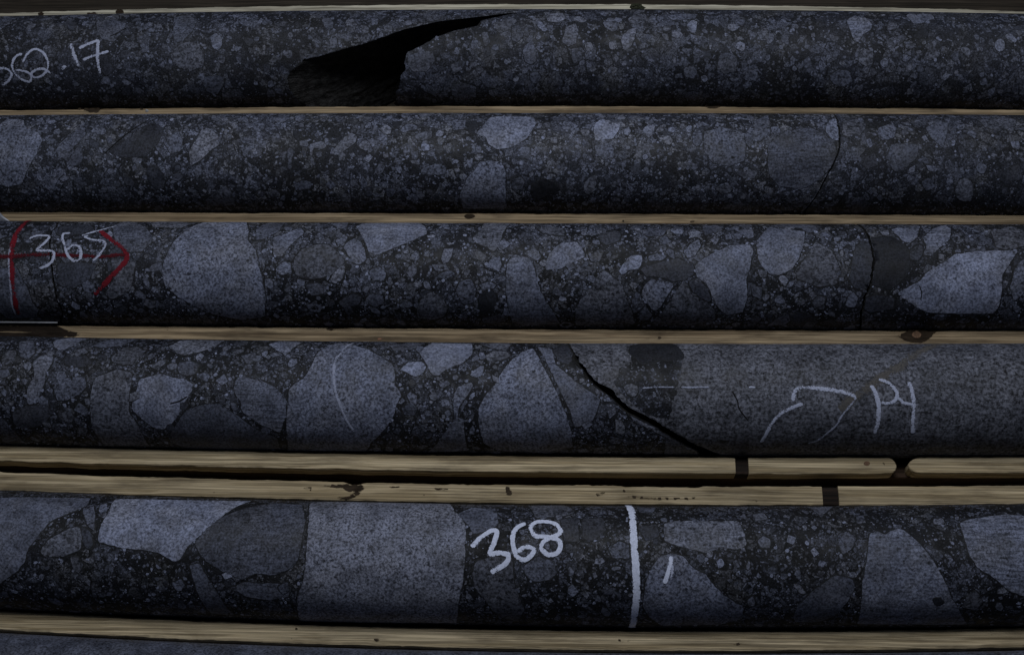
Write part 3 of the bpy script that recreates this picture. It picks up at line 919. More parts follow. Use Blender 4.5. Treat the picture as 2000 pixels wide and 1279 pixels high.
stones(R2, 500, 200, .25, [
 ('p', [(1720,250),(1790,160),(1840,115),(2000,110),(2170,120),(2190,170),(2150,230),(2110,290),(2000,350),(1880,370),(1820,330),(1790,270)]),
 ('l', [(1590,720),(1650,590),(1720,520),(1740,470),(1830,450),(1920,470),(1950,540),(1950,700),(1960,830),(1620,830)]),
 ('l', [(600,380),(680,280),(740,240),(790,260),(780,310),(720,360),(640,410),(590,410)]), ('l', [(800,330),(840,295),(880,310),(905,360),(860,380),(810,360)]),
 ('l', [(415,330),(480,310),(520,300),(555,345),(510,370),(450,350),(440,420),(460,500),(430,480)]), ('p', [(1400,240),(1430,215),(1465,235),(1460,270),(1410,270)]),
 ('m', [(240,370),(270,350),(295,380),(280,450),(275,540),(255,520),(250,430)]), ('l', [(965,210),(1010,170),(1060,200),(1050,250),(1000,250)]),
 ('l', [(1120,220),(1180,170),(1270,180),(1260,210),(1200,220),(1150,240)]), ('m', [(1240,250),(1380,220),(1370,280),(1300,300),(1250,290)]),
 ('l', [(150,120),(260,100),(270,130),(200,160),(150,155)]), ('l', [(300,110),(390,100),(370,140),(310,150)]), ('l', [(990,410),(1030,390),(1040,430),(1000,440)]),
 ('m', [(920,550),(960,480),(1010,490),(990,550),(950,570)]), ('l', [(1700,420),(1750,400),(1780,420),(1760,460),(1720,450)]), ('l', [(1530,460),(1570,440),(1590,470),(1550,480)]),
 ('p', [(1290,400),(1310,390),(1325,410),(1300,420)]), ('l', [(730,410),(760,395),(775,420),(750,430)]), ('m', [(290,650),(360,610),(430,620),(430,670),(330,690)]),
 ('m', [(110,710),(150,680),(190,700),(170,740),(120,740)]), ('m', [(1290,520),(1400,480),(1490,500),(1480,560),(1380,570),(1290,560)]), ('l', [(1545,520),(1590,510),(1600,545),(1560,555)]),
 ('k', [(1650,150),(1720,140),(1740,190),(1690,250),(1650,230)]), ('d', [(850,660),(920,650),(900,740),(850,730)]), ('m', [(1010,680),(1050,660),(1100,690),(1060,740),(1020,740)]),
 ('m', [(1520,140),(1640,140),(1630,210),(1540,220)]), ('k', [(1070,150),(1140,150),(1120,210),(1070,200)]), ('k', [(290,220),(350,230),(340,300),(300,290)])])
stones(R2, 1000, 200, .25, [
 ('p', [(640,180),(690,135),(760,140),(845,160),(840,210),(790,285),(720,290),(650,305),(640,240)]), ('p', [(1020,210),(1060,180),(1120,180),(1110,220),(1085,275),(1050,270)]),
 ('p', [(870,210),(920,195),(930,230),(905,265),(875,250)]), ('l', [(1130,210),(1180,170),(1210,180),(1170,230),(1120,235)]), ('p', [(1215,210),(1260,190),(1285,210),(1260,240),(1220,230)]),
 ('l', [(1130,260),(1240,260),(1260,300),(1230,340),(1180,310)]), ('p', [(1355,210),(1385,175),(1410,190),(1395,240),(1360,235)]), ('l', [(1430,165),(1470,160),(1490,190),(1440,195)]),
 ('m', [(1410,240),(1470,210),(1490,260),(1480,320),(1440,350),(1410,320)]), ('m', [(1500,230),(1640,200),(1800,230),(1830,350),(1820,450),(1700,500),(1560,470),(1500,380)]),
 ('p', [(1015,420),(1045,400),(1070,430),(1050,450),(1020,445)]), ('l', [(950,460),(980,450),(990,475),(960,485)]), ('p', [(1215,400),(1245,385),(1255,410),(1225,415)]),
 ('l', [(950,280),(970,270),(975,340),(955,350)]), ('l', [(750,540),(780,520),(805,550),(780,570),(755,560)]), ('m', [(560,640),(600,590),(660,560),(660,620),(640,700),(580,720),(565,690)]),
 ('m', [(640,340),(760,320),(800,350),(800,430),(720,450),(650,400)]), ('k', [(150,650),(240,590),(320,620),(380,680),(300,720),(200,760),(140,720)]), ('m', [(0,600),(60,580),(100,610),(80,680),(0,690)]),
 ('l', [(130,560),(160,535),(170,570),(145,590)]), ('m', [(770,640),(860,580),(880,600),(820,650),(780,665)]), ('l', [(1870,450),(1910,410),(1915,440),(1880,475)]),
 ('m', [(1780,570),(1850,520),(1920,540),(1900,590),(1810,600)]), ('m', [(1890,150),(2000,100),(2020,250),(1930,310),(1880,280)]), ('l', [(200,170),(230,165),(230,200),(205,205)]),
 ('m', [(300,120),(420,110),(440,140),(330,150)]), ('l', [(800,120),(860,100),(900,130),(830,140)]), ('m', [(1580,670),(1700,640),(1730,690),(1640,720)]), ('l', [(370,410),(400,390),(410,430),(385,440)]),
 ('m', [(530,220),(600,210),(610,260),(550,270)]), ('l', [(560,520),(590,510),(590,550),(565,555)]), ('m', [(1680,510),(1720,510),(1720,550),(1685,550)])])
stones(R2, 1500, 200, .25, [
 ('m', [(30,300),(150,220),(330,200),(440,250),(520,330),(540,400),(480,530),(380,620),(250,680),(80,650),(0,560),(0,350)]), ('l', [(450,190),(490,130),(530,130),(550,220),(550,300),(500,290),(450,230)]),
 ('m', [(580,150),(700,130),(770,180),(740,240),(620,270),(580,250)]), ('m', [(860,200),(960,170),(1010,200),(980,280),(900,300),(860,270)]), ('m', [(960,330),(1080,320),(1180,330),(1170,420),(1060,530),(980,540),(930,430)]),
 ('l', [(760,290),(800,280),(820,340),(790,360)]), ('m', [(1230,200),(1340,150),(1410,170),(1390,270),(1370,360),(1310,310),(1260,260)]), ('m', [(1640,140),(1780,130),(1940,130),(1930,190),(1800,230),(1700,200)]),
 ('l', [(1390,610),(1420,570),(1455,600),(1430,660),(1400,650)]), ('l', [(1460,690),(1490,610),(1550,590),(1600,630),(1600,740),(1540,780),(1470,740)]), ('m', [(1200,620),(1250,590),(1300,610),(1300,670),(1230,690)]),
 ('l', [(1620,500),(1660,460),(1710,500),(1690,560),(1640,550)]), ('l', [(1200,270),(1230,250),(1250,290),(1220,310)]), ('d', [(730,430),(840,400),(860,490),(770,520),(720,480)]),
 ('d', [(1760,560),(1960,480),(1990,600),(1850,640)]), ('l', [(1430,290),(1460,280),(1460,340),(1435,345)]), ('m', [(450,640),(480,600),(500,640),(470,660)]), ('m', [(1040,220),(1090,210),(1100,250),(1050,260)])])

# ---- row 3
k3 = [(u * .25, 405 + v * .25) for u, v in [(460,110),(440,150),(400,190),(390,270),(395,370),(400,450),(410,520),(425,620),(440,720),(480,790),(490,840),(470,890)]]
k3b = [(1500 + u * .25, 405 + v * .25) for u, v in [(710,140),(760,180),(790,240),(815,330),(825,420),(815,520),(800,600),(780,650),(755,700),(745,770),(725,830),(720,940)]]
b3 = curve(3, k3, 31, 0.25); b3b = curve(3, k3b, 33, 0.2)
c3a = make_core(3, None, b3 - 0.2 - ragged(13, 0.7), MATRIX[3], 'short core stub with a curved red line, wrapped in metal sheet at the left edge')
c3b = make_core(3, b3 + 0.25 + ragged(17, 0.6), b3b - 0.35 - ragged(23, 0.7), MATRIX[3], 'long drill core in the middle row with the red arrowhead and chalked digits 65')
c3c = make_core(3, b3b + 0.4 + ragged(29, 0.6), None, MATRIX[3], 'drill core at right end of middle row with a large pale pointed stone')
R3 = [c3a, c3b, c3c]
stones(R3, 0, 405, .25, [
 ('m', [(-20,480),(130,460),(180,570),(220,640),(250,740),(300,800),(290,860),(60,870),(-20,800)]),
 ('m', [(870,400),(960,400),(990,430),(1060,420),(1050,500),(1030,600),(1010,650),(880,720),(820,680),(890,560)]),
 ('l', [(1260,500),(1290,400),(1350,280),(1440,190),(1600,120),(1920,110),(1945,200),(1935,260),(2000,340),(2050,560),(2075,700),(2070,850),(1900,880),(1650,830),(1500,760),(1380,690),(1290,610)]),
 ('m', [(1180,130),(1240,110),(1400,115),(1500,130),(1400,170),(1300,160),(1190,155)]), ('m', [(880,150),(1010,110),(1130,160),(1190,220),(1180,280),(1100,350),(1000,350),(900,280)]),
 ('m', [(1050,810),(1100,780),(1140,810),(1110,830)]), ('l', [(1090,630),(1110,610),(1120,635),(1100,640)]), ('d', [(870,800),(980,770),(1000,830),(900,850)]),
 ('d', [(440,200),(480,150),(700,130),(740,180),(620,210),(480,230)]), ('d', [(450,440),(600,430),(760,440),(700,560),(560,640),(450,600)]), ('l', [(1130,530),(1150,520),(1165,540),(1145,555)])])
stones(R3, 500, 405, .25, [
 ('l', [(130,240),(250,200),(350,160),(380,200),(300,270),(240,330),(200,390),(140,380)]), ('m', [(0,170),(120,120),(220,130),(180,190),(80,240),(0,260)]),
 ('m', [(300,400),(350,330),(480,290),(560,290),(640,350),(700,420),(660,480),(590,530),(450,560),(320,540),(290,480)]), ('l', [(150,490),(200,430),(270,430),(280,510),(200,530)]),
 ('l', [(580,560),(620,500),(690,440),(700,480),(670,570),(610,600)]), ('p', [(780,150),(860,125),(1260,120),(1330,160),(1335,210),(1220,260),(1050,330),(900,385),(870,320),(820,210)]),
 ('l', [(680,310),(720,270),(770,240),(830,280),(855,360),(860,410),(800,450),(760,430),(720,370)]), ('l', [(620,260),(680,210),(720,230),(700,270),(650,305)]), ('l', [(580,130),(730,120),(710,160),(650,170)]),
 ('l', [(1690,240),(1760,180),(1790,120),(2010,110),(1930,200),(1900,290),(1860,350),(1800,310),(1720,280)]), ('l', [(1210,370),(1260,350),(1280,400),(1230,420)]), ('m', [(880,500),(960,460),(1020,510),(1000,580),(910,570)]),
 ('m', [(1430,520),(1520,490),(1560,520),(1500,555),(1440,555)]), ('l', [(1300,590),(1350,570),(1370,640),(1330,640)]), ('m', [(1260,780),(1300,700),(1360,660),(1460,700),(1500,790),(1460,860),(1350,880),(1260,860)]),
 ('m', [(1560,650),(1600,570),(1680,560),(1720,640),(1700,740),(1620,760)]), ('k', [(1740,680),(1840,640),(1880,700),(1860,830),(1740,850)]), ('m', [(380,600),(480,590),(560,620),(540,670),(430,690)]),
 ('m', [(850,720),(900,670),(990,690),(1000,750),(920,780)]), ('d', [(640,740),(760,670),(830,700),(800,760),(680,780)]), ('m', [(1740,600),(1840,580),(1880,610),(1850,640),(1760,640)]),
 ('l', [(1140,350),(1190,325),(1200,355),(1160,365)]), ('l', [(1010,690),(1030,685),(1030,715),(1010,715)]), ('m', [(1770,860),(1900,840),(1960,880),(1850,910),(1770,900)])])
stones(R3, 1000, 405, .25, [
 ('l', [(-40,440),(20,370),(120,390),(160,430),(190,540),(220,650),(270,740),(310,790),(380,910),(100,920),(0,890),(-30,760),(-50,640)]), ('l', [(260,440),(300,350),(380,280),(500,270),(560,340),(570,390),(480,430),(380,480),(260,490)]),
 ('m', [(200,170),(320,150),(400,170),(420,220),(350,220),(230,200)]), ('l', [(90,360),(160,320),(200,340),(230,390),(200,420),(130,380)]), ('l', [(270,280),(300,265),(310,290),(285,305)]),
 ('p', [(920,380),(1010,370),(1020,420),(990,480),(910,490),(870,530),(830,500),(870,440)]), ('l', [(1060,380),(1160,360),(1220,380),(1170,410),(1070,420)]),
 ('d', [(1000,480),(1150,430),(1300,400),(1420,450),(1420,520),(1350,570),(1260,580),(1150,540),(1050,540)]), ('m', [(980,190),(1100,160),(1200,180),(1190,220),(1060,230)]),
 ('l', [(1370,200),(1410,170),(1470,190),(1480,230),(1400,240)]), ('l', [(1340,350),(1400,280),(1460,250),(1475,300),(1430,380),(1370,400)]), ('l', [(1740,180),(1880,175),(1890,230),(1850,250),(1780,200)]),
 ('m', [(1490,150),(1600,140),(1650,180),(1540,215),(1490,190)]), ('l', [(1430,450),(1560,360),(1700,300),(1860,290),(1890,340),(1870,400),(1855,480),(1830,560),(1840,700),(1800,820),(1680,840),(1600,770),(1560,680),(1520,600),(1440,540)]),
 ('m', [(490,800),(540,710),(620,620),(680,520),(720,490),(800,550),(860,610),(900,730),(940,820),(960,910),(500,920)]), ('l', [(1010,680),(1040,600),(1090,560),(1250,590),(1270,600),(1200,710),(1150,790),(1110,810),(1060,750)]),
 ('m', [(1060,910),(1180,810),(1260,690),(1320,590),(1370,600),(1400,680),(1540,750),(1580,800),(1590,880),(1400,920)]), ('d', [(1380,580),(1430,560),(1520,620),(1560,720),(1540,740),(1450,690),(1400,640)]),
 ('m', [(990,830),(1040,770),(1100,840),(1060,880),(1000,880)]), ('l', [(620,260),(680,260),(690,290),(640,290)]), ('l', [(540,190),(580,180),(585,215),(545,225)]), ('m', [(600,380),(680,330),(720,340),(690,420),(620,430)]),
 ('d', [(680,220),(800,180),(850,200),(840,260),(740,300),(690,270)]), ('l', [(1910,270),(1960,200),(2000,160),(2090,170),(2290,190),(2280,290),(2240,400),(2190,480),(2090,530),(2020,520),(1960,470),(1920,400)]), ('m', [(1920,490),(1990,480),(1990,540),(1940,550)])])
stones(R3, 1500, 405, .25, [
 ('m', [(20,150),(120,130),(360,140),(400,180),(310,200),(250,160),(100,165)]), ('m', [(270,430),(370,270),(500,340),(560,480),(540,600),(400,620),(230,560),(210,490)]),
 ('d', [(670,350),(720,270),(790,260),(830,370),(830,620),(680,640),(630,560)]), ('k', [(800,240),(960,230),(1050,280),(1100,340),(1110,420),(1090,520),(1020,590),(960,640),(800,600)]),
 ('l', [(870,190),(940,180),(950,220),(900,220)]), ('l', [(960,180),(1010,160),(1180,170),(1170,230),(1110,280),(1060,270),(1010,220)]), ('l', [(1210,240),(1290,170),(1380,140),(1430,170),(1420,250),(1340,320),(1270,380),(1210,370),(1240,310)]),
 ('p', [(1010,670),(1100,620),(1180,580),(1250,500),(1370,430),(1460,370),(1650,340),(1950,340),(1880,450),(1830,530),(1810,760),(1760,830),(1500,830),(1240,820),(1130,760),(1050,700)]),
 ('m', [(1740,190),(1900,150),(2020,200),(2020,300),(1850,330),(1780,310)]), ('m', [(1930,470),(2020,380),(2020,650),(1920,740),(1890,620)]), ('d', [(1110,330),(1200,290),(1210,360),(1170,420),(1110,400)]),
 ('l', [(510,240),(560,220),(570,260),(520,270)]), ('l', [(510,320),(550,320),(545,345),(515,345)]), ('l', [(600,420),(640,415),(640,450),(605,450)]), ('l', [(545,550),(590,545),(590,575),(550,575)]), ('l', [(560,340),(590,330),(590,390),(565,390)]),
 ('m', [(340,740),(390,690),(450,700),(440,750),(370,790)]), ('d', [(150,850),(230,820),(370,850),(390,910),(160,930)]), ('d', [(740,720),(850,680),(990,710),(980,790),(800,820),(740,790)]), ('l', [(1460,340),(1500,330),(1510,350),(1465,355)])])
Q = dict(x0=0, y0=405, s=.25)
stroke(c3a, [(235,95),(180,140),(130,210),(100,290),(90,380),(95,470),(100,580),(115,700),(150,835)], 10, RED, 'red_line', seed=11, **Q)
stroke(c3a, [(105,260),(78,340),(70,400),(74,500),(85,640),(95,760),(125,835)], 4, CHALK_F, 'chalk_rim', seed=12, h=0.36, **Q)
stroke(c3a, [(-60,390),(100,382),(200,375),(300,372),(388,370)], 9, RED_D, 'red_arrow_shaft', seed=13, **Q)
stroke(c3b, [(408,371),(500,374),(600,380),(800,385),(930,375),(1000,370)], 8, RED_D, 'red_arrow_shaft', seed=14, **Q)
stroke(c3b, [(780,185),(850,240),(930,300),(985,360),(990,410),(950,460),(880,530),(820,600),(740,680)], 9, RED, 'red_arrow_head', seed=15, **Q)
stroke(c3a, [(230,250),(290,225),(370,225),(385,240),(340,290),(290,335),(350,340),(410,345),(425,370),(410,420),(370,455),(310,475)], 5, CHALK_T, 'chalk_digit', seed=16, h=0.5, **Q)
stroke(c3b, [(550,205),(500,210),(490,240),(505,300),(525,360),(550,400),(590,420),(625,405),(635,360),(620,310),(570,300),(525,335)], 5, CHALK_T, 'chalk_digit', seed=17, h=0.5, **Q)
stroke(c3b, [(690,225),(665,235),(720,255),(800,265),(825,285),(815,320),(780,370),(730,420)], 4.5, CHALK_T, 'chalk_digit', seed=18, h=0.5, **Q)
stroke(c3b, [(640,225),(700,205),(780,185),(910,152)], 4, CHALK_T, 'chalk_stroke', seed=19, h=0.54, **Q)

# ---- row 4
kl4 = [(1000 + u * .25, 630 + v * .25) for u, v in [(440,150),(455,200),(480,290),(540,370),(600,460),(690,530),(760,580),(870,690),(970,740),(1100,800),(1220,880),(1340,950),(1450,1000),(1465,1040)]]
kr4 = [(1000 + u * .25, 630 + v * .25) for u, v in [(446,150),(468,200),(524,290),(584,370),(645,450),(745,500),(805,560),(915,660),(1015,710),(1135,770),(1265,860),(1405,940),(1530,990),(1640,1035)]]
bl4 = curve(4, kl4, 41, 1.4); br4 = np.maximum(curve(4, kr4, 47, 1.4), bl4 + 0.3)
c4a = make_core(4, None, bl4, MATRIX[4], 'drill core of big grey stones in the fourth row, left of the wide diagonal crack')
c4b = make_core(4, br4, None, CL['g'][0], 'speckled drill core right of the diagonal crack, with a chalk arrow and letters')
c4b['o'].data.attributes.new('rim', 'FLOAT', 'POINT').data.foreach_set('value', [1.0] * len(c4b['o'].data.vertices))
R4 = [c4a, c4b]
stones(R4, 0, 630, .25, [
 ('m', [(10,290),(60,220),(130,215),(120,300),(20,340)]), ('m', [(150,150),(260,140),(280,230),(220,290),(150,270)]), ('l', [(420,140),(560,120),(700,125),(560,190),(480,220),(420,190)]),
 ('l', [(260,300),(340,250),(420,260),(410,310),(360,390),(350,470),(300,590),(250,640),(210,630),(220,490),(270,420)]), ('m', [(-10,370),(70,365),(80,410),(40,430),(-10,420)]),
 ('m', [(860,280),(960,200),(1080,190),(1130,230),(1060,320),(960,330),(890,310)]), ('m', [(720,180),(880,130),(1100,130),(960,180),(800,200)]), ('l', [(1320,190),(1420,140),(1760,140),(1680,190),(1560,230),(1440,255),(1380,240)]),
 ('l', [(1180,350),(1260,290),(1310,290),(1280,330),(1210,360)]), ('l', [(1300,330),(1370,310),(1390,350),(1340,375),(1310,360)]), ('m', [(1400,310),(1500,300),(1560,330),(1530,400),(1450,420),(1390,380)]),
 ('m', [(430,470),(520,430),(660,420),(680,500),(620,560),(540,600),(450,610),(425,540)]), ('l', [(720,500),(745,430),(830,400),(920,365),(1030,390),(1030,470),(1005,580),(1010,700),(1080,800),(1120,880),(1170,960),(830,960),(760,890),(715,780),(705,640)]),
 ('p', [(1030,640),(1075,500),(1090,440),(1180,420),(1250,395),(1350,430),(1440,440),(1510,480),(1490,560),(1440,620),(1420,690),(1350,780),(1280,835),(1200,820),(1120,760),(1040,690)]),
 ('m', [(1330,930),(1330,870),(1400,760),(1460,680),(1570,640),(1720,630),(1800,690),(1870,730),(1960,810),(2060,860),(2170,900),(2190,980),(1900,1000),(1500,990)]),
 ('s', [(1820,530),(1850,430),(1940,430),(2080,470),(2160,510),(2240,600),(2230,730),(2190,860),(2050,800),(1950,740),(1890,690),(1880,610)]),
 ('d', [(100,700),(200,650),(380,640),(400,720),(330,800),(180,830),(110,790)]), ('m', [(480,700),(560,680),(580,760),(520,790)]), ('m', [(0,740),(40,760),(110,850),(180,920),(20,930)]),
 ('d', [(500,270),(680,260),(720,320),(620,350),(510,330)]), ('m', [(1880,260),(2000,230),(2000,300),(1940,330)]), ('m', [(1800,620),(1850,630),(1860,690),(1810,680)])])
stones(R4, 500, 630, .25, [
 ('l', [(95,170),(180,150),(370,155),(280,210),(230,260),(210,240),(150,210)]),
 ('l', [(250,640),(260,520),(300,480),(380,430),(440,330),(470,250),(560,180),(700,160),(860,210),(980,270),(1060,320),(1090,400),(1080,480),(1140,560),(1100,640),(1080,720),(1030,800),(960,880),(900,930),(860,1000),(260,1000),(240,800)]),
 ('p', [(1270,230),(1340,180),(1380,160),(1690,165),(1690,250),(1620,310),(1480,370),(1420,415),(1370,400),(1330,320)]), ('p', [(1120,370),(1190,310),(1290,300),(1330,340),(1310,390),(1250,425),(1180,390)]),
 ('m', [(1040,180),(1200,160),(1330,160),(1230,210),(1080,220)]), ('l', [(1540,570),(1580,500),(1680,465),(1700,490),(1640,580),(1590,650),(1570,740),(1620,750),(1630,860),(1655,1000),(1340,1010),(1430,920),(1500,820),(1550,760),(1545,650)]),
 ('l', [(1670,410),(1720,360),(1780,330),(1770,410),(1720,430)]), ('m', [(1740,170),(1900,160),(2000,170),(1950,220),(1840,200)]), ('l', [(1740,240),(1780,220),(1790,290),(1750,290)]), ('m', [(1790,260),(1860,220),(1960,230),(2000,260),(1900,300),(1820,320)]),
 ('l', [(1530,420),(1570,405),(1590,430),(1550,455)]), ('m', [(1420,480),(1500,450),(1520,480),(1460,510)]), ('l', [(1120,510),(1150,505),(1155,530),(1125,535)]), ('l', [(1290,720),(1320,710),(1325,740),(1295,745)]), ('l', [(1450,720),(1475,715),(1480,745),(1455,750)]),
 ('l', [(1740,660),(1800,560),(1870,480),(1920,390),(1980,310),(2100,220),(2160,200),(2200,260),(2240,340),(2295,440),(2345,540),(2390,640),(2430,740),(2465,850),(2475,970),(2300,1020),(1900,1000),(1780,940),(1740,800)]),
 ('l', [(2195,190),(2310,205),(2340,330),(2420,390),(2470,440),(2560,510),(2650,560),(2690,600),(2660,700),(2620,780),(2540,800),(2490,820),(2455,700),(2410,600),(2360,500),(2290,350)])])
stones(R4, 1000, 630, .25, [
 ('d', [(320,220),(400,170),(450,190),(470,280),(440,330),(360,300)]),  ('k', [(920,190),(1000,165),(1240,160),(1330,240),(1340,280),(1280,300),(1180,290),(1080,320),(1010,320),(920,240)]), ('l', [(870,500),(930,470),(990,500),(970,570),(930,580),(890,540)]),
 ('m', [(1190,1020),(1200,900),(1300,930),(1430,980),(1460,1040),(1200,1040)]), ('l', [(900,705),(960,745),(1080,800),(1210,870),(1320,940),(1440,1000),(1330,960),(1200,890),(1100,840),(960,775)])])
stone(c4b, [(1000 + u * .25, 630 + v * .25) for u, v in [(800,480),(850,350),(930,300),(920,190),(1240,190),(1330,260),(1320,400),(1290,480),(1280,560),(1250,640),(1230,760),(1130,740),(1010,690),(900,600)]], MATRIX[4], h=0.04, jitter=1.1, seam=0.1)
Q = dict(x0=500, y0=630, s=.25)
stroke(c4a, [(770,160),(710,190),(660,250),(630,280),(610,350),(610,460),(625,550)], 5, CHALK_F, 'chalk_arc', seed=21, **Q)
stroke(c4a, [(625,550),(650,620),(680,700),(720,780),(770,850)], 4.5, CHALK_F, 'chalk_arc', seed=22, **Q)
Q = dict(x0=1000, y0=630, s=.25)
stroke(c4b, [(1020,512),(1080,508),(1140,505),(1270,505)], 2.5, CHALK_F, 'chalk_dash', seed=23, **Q)
stroke(c4b, [(1320,505),(1400,507),(1480,504),(1540,506)], 3, CHALK_F, 'chalk_dash', seed=24, **Q)
stroke(c4b, [(1850,506),(1900,505)], 3.5, CHALK_T, 'chalk_dash', seed=25, **Q)
Q = dict(x0=1500, y0=630, s=.25)
ar = stroke(c4b, [(-55,930),(0,840),(40,770),(100,710),(170,670),(270,632)], 6, CHALK_T, 'chalk_arrow', seed=26, **Q)
stroke(c4b, [(195,612),(205,550),(240,512),(330,510),(440,520),(550,535),(640,560),(685,585)], 7, CHALK_T, 'chalk_arrow', seed=27, **Q)
stroke(c4b, [(688,585),(640,650),(580,720),(530,800),(450,870),(380,920),(310,940)], 4, CHALK_F, 'chalk_arrow', seed=28, **Q)
stroke(c4b, [(805,490),(840,560),(865,650),(860,740),(835,865)], 7.5, CHALK_T, 'chalk_letter', seed=29, **Q)
stroke(c4b, [(865,445),(930,465),(990,520),(1010,570),(980,615),(930,630),(885,625)], 6, CHALK_T, 'chalk_letter', seed=30, h=0.46, **Q)
stroke(c4b, [(1010,580),(1060,625),(1130,640)], 5, CHALK_T, 'chalk_letter', seed=31, h=0.46, **Q)
stroke(c4b, [(1100,465),(1125,540),(1140,640),(1135,750),(1130,860)], 7.5, CHALK_T, 'chalk_letter', seed=32, **Q)

DUST = make_chalk('brown_dust', (0.105, 0.1, 0.1), 0.42)
stroke(c4b, [(1640, 800), (1700, 755), (1760, 712), (1835, 672)], 20, DUST, 'dust_band', h=0.2, seed=33)
HAIR = make_stain_or_shade('dark_hairline', (0.012, 0.012, 0.013), 1.1)  # dark colour of thin veins and cracks in the stones
stroke(c4b, [(1430, 764), (1440, 782), (1444, 798), (1462, 822)], 2, HAIR, 'hairline', h=0.25, seed=34)
stroke(c4a, [(332, 788), (350, 783), (366, 774)], 2, HAIR, 'hairline', h=0.3, seed=35)
stroke(c3c, [(1795, 557), (1800, 572), (1798, 585)], 1.6, HAIR, 'hairline', h=0.3, seed=37)
stroke(c1a, [(215, 72), (228, 66), (248, 55)], 1.8, HAIR, 'hairline', h=0.3, seed=38)
stroke(c2a, [(205, 300), (232, 275), (262, 252), (290, 236)], 2, HAIR, 'hairline', h=0.3, seed=39)
for u_, v_, a_ in ((1225, 783, 9), (1247, 798, 12), (1278, 826, 8), (1300, 842, 13), (1318, 856, 8), (1335, 866, 10), (1178, 762, 6)):
    stone(c4a, [(u_ - a_, v_ + 1), (u_ - a_ * 0.2, v_ - 2), (u_ + a_, v_ + a_ * 0.55), (u_ + a_ * 0.4, v_ + 5 + a_ * 0.3), (u_ - a_ * 0.5, v_ + 4)], CL['l'][0], name='chip', h=0.22, inner=0, avoid=False, seam=0.2)
# ---- row 5
c5 = make_core(5, None, None, MATRIX[5], 'drill core chalked 368 with a white cross line, in the bottom row')
S5 = .3277
stones(c5, 0, 860, S5, [
 ('l', [(-20,345),(120,338),(540,345),(520,390),(400,440),(300,480),(230,570),(170,640),(150,720),(100,780),(-20,860)]), ('m', [(240,660),(290,590),(400,530),(470,510),(490,570),(480,650),(380,690),(260,690)]),
 ('p', [(580,600),(600,510),(640,440),(690,348),(1500,362),(1400,400),(1290,480),(1200,560),(1120,630),(1075,710),(1030,720),(950,670),(850,650),(720,640)]), ('m', [(420,690),(460,690),(500,740),(470,790),(430,760)]),
 ('m', [(1160,610),(1240,520),(1340,450),(1480,400),(1640,375),(1800,385),(1820,480),(1800,600),(1780,700),(1740,760),(1640,800),(1520,790),(1450,830),(1330,780),(1260,740),(1200,690)]),
 ('m', [(1130,740),(1190,730),(1220,790),(1280,880),(1330,960),(1400,1040),(1260,1030),(1200,950),(1160,850)]), ('m', [(1370,880),(1460,840),(1540,850),(1680,850),(1740,870),(1720,930),(1600,950),(1480,930)]),
 ('m', [(1020,850),(1080,820),(1110,870),(1060,900)]), ('d', [(490,510),(540,540),(560,620),(520,650),(490,600)]), ('l', [(590,390),(640,370),(640,420),(600,450)]), ('m', [(490,420),(560,390),(570,470),(560,540),(520,500)])])
stones(c5, 500, 860, S5, [
 ('G', [(325,370),(600,362),(1150,370),(1180,420),(1240,480),(1250,540),(1245,700),(1230,850),(1210,950),(1195,1085),(270,1075),(245,1000),(250,920),(285,830),(300,700),(315,500)]),
 ('m', [(1200,440),(1290,400),(1430,410),(1445,500),(1400,530),(1300,560),(1260,500)]), ('m', [(1290,790),(1310,720),(1400,690),(1526,700),(1540,850),(1600,1000),(1560,1080),(1440,1040),(1360,940),(1300,870)]), ('m', [(130,870),(190,840),(200,890),(160,920)])])
stones(c5, 1000, 860, S5, [
 ('m', [(95,390),(300,385),(380,430),(300,455),(140,460)]), ('m', [(70,750),(150,690),(250,720),(270,790),(220,830),(130,840),(80,800)]), ('d', [(290,470),(390,460),(400,600),(310,600)]), ('d', [(420,470),(540,460),(560,540),(480,600),(420,580)]),
 ('m', [(570,640),(640,600),(700,620),(700,700),(600,700)]), ('l', [(905,500),(960,480),(1350,480),(1380,540),(1400,620),(1350,650),(1240,640),(1150,670),(1000,630),(910,600)]),
 ('l', [(795,850),(830,760),(880,690),(960,670),(1020,690),(1080,760),(1160,800),(1200,860),(1290,940),(1380,990),(1370,1060),(1230,1095),(900,1100),(820,1050),(780,980)]), ('p', [(1215,710),(1255,700),(1265,740),(1230,765)]),
 ('l', [(1395,760),(1410,710),(1425,730),(1410,780)]), ('l', [(1460,600),(1500,565),(1540,590),(1540,640),(1490,640)]), ('l', [(480,790),(495,780),(510,810),(490,820)]), ('l', [(560,795),(575,790),(582,808),(565,812)]), ('l', [(615,812),(637,812),(630,832)]),
 ('m', [(740,400),(860,400),(840,430),(760,430)]), ('m', [(1430,440),(1500,430),(1526,470),(1450,480)]), ('l', [(590,755),(650,748),(650,766),(595,772)]), ('m', [(1400,950),(1440,920),(1450,980),(1410,990)]), ('d', [(750,520),(860,500),(880,570),(800,600)])])
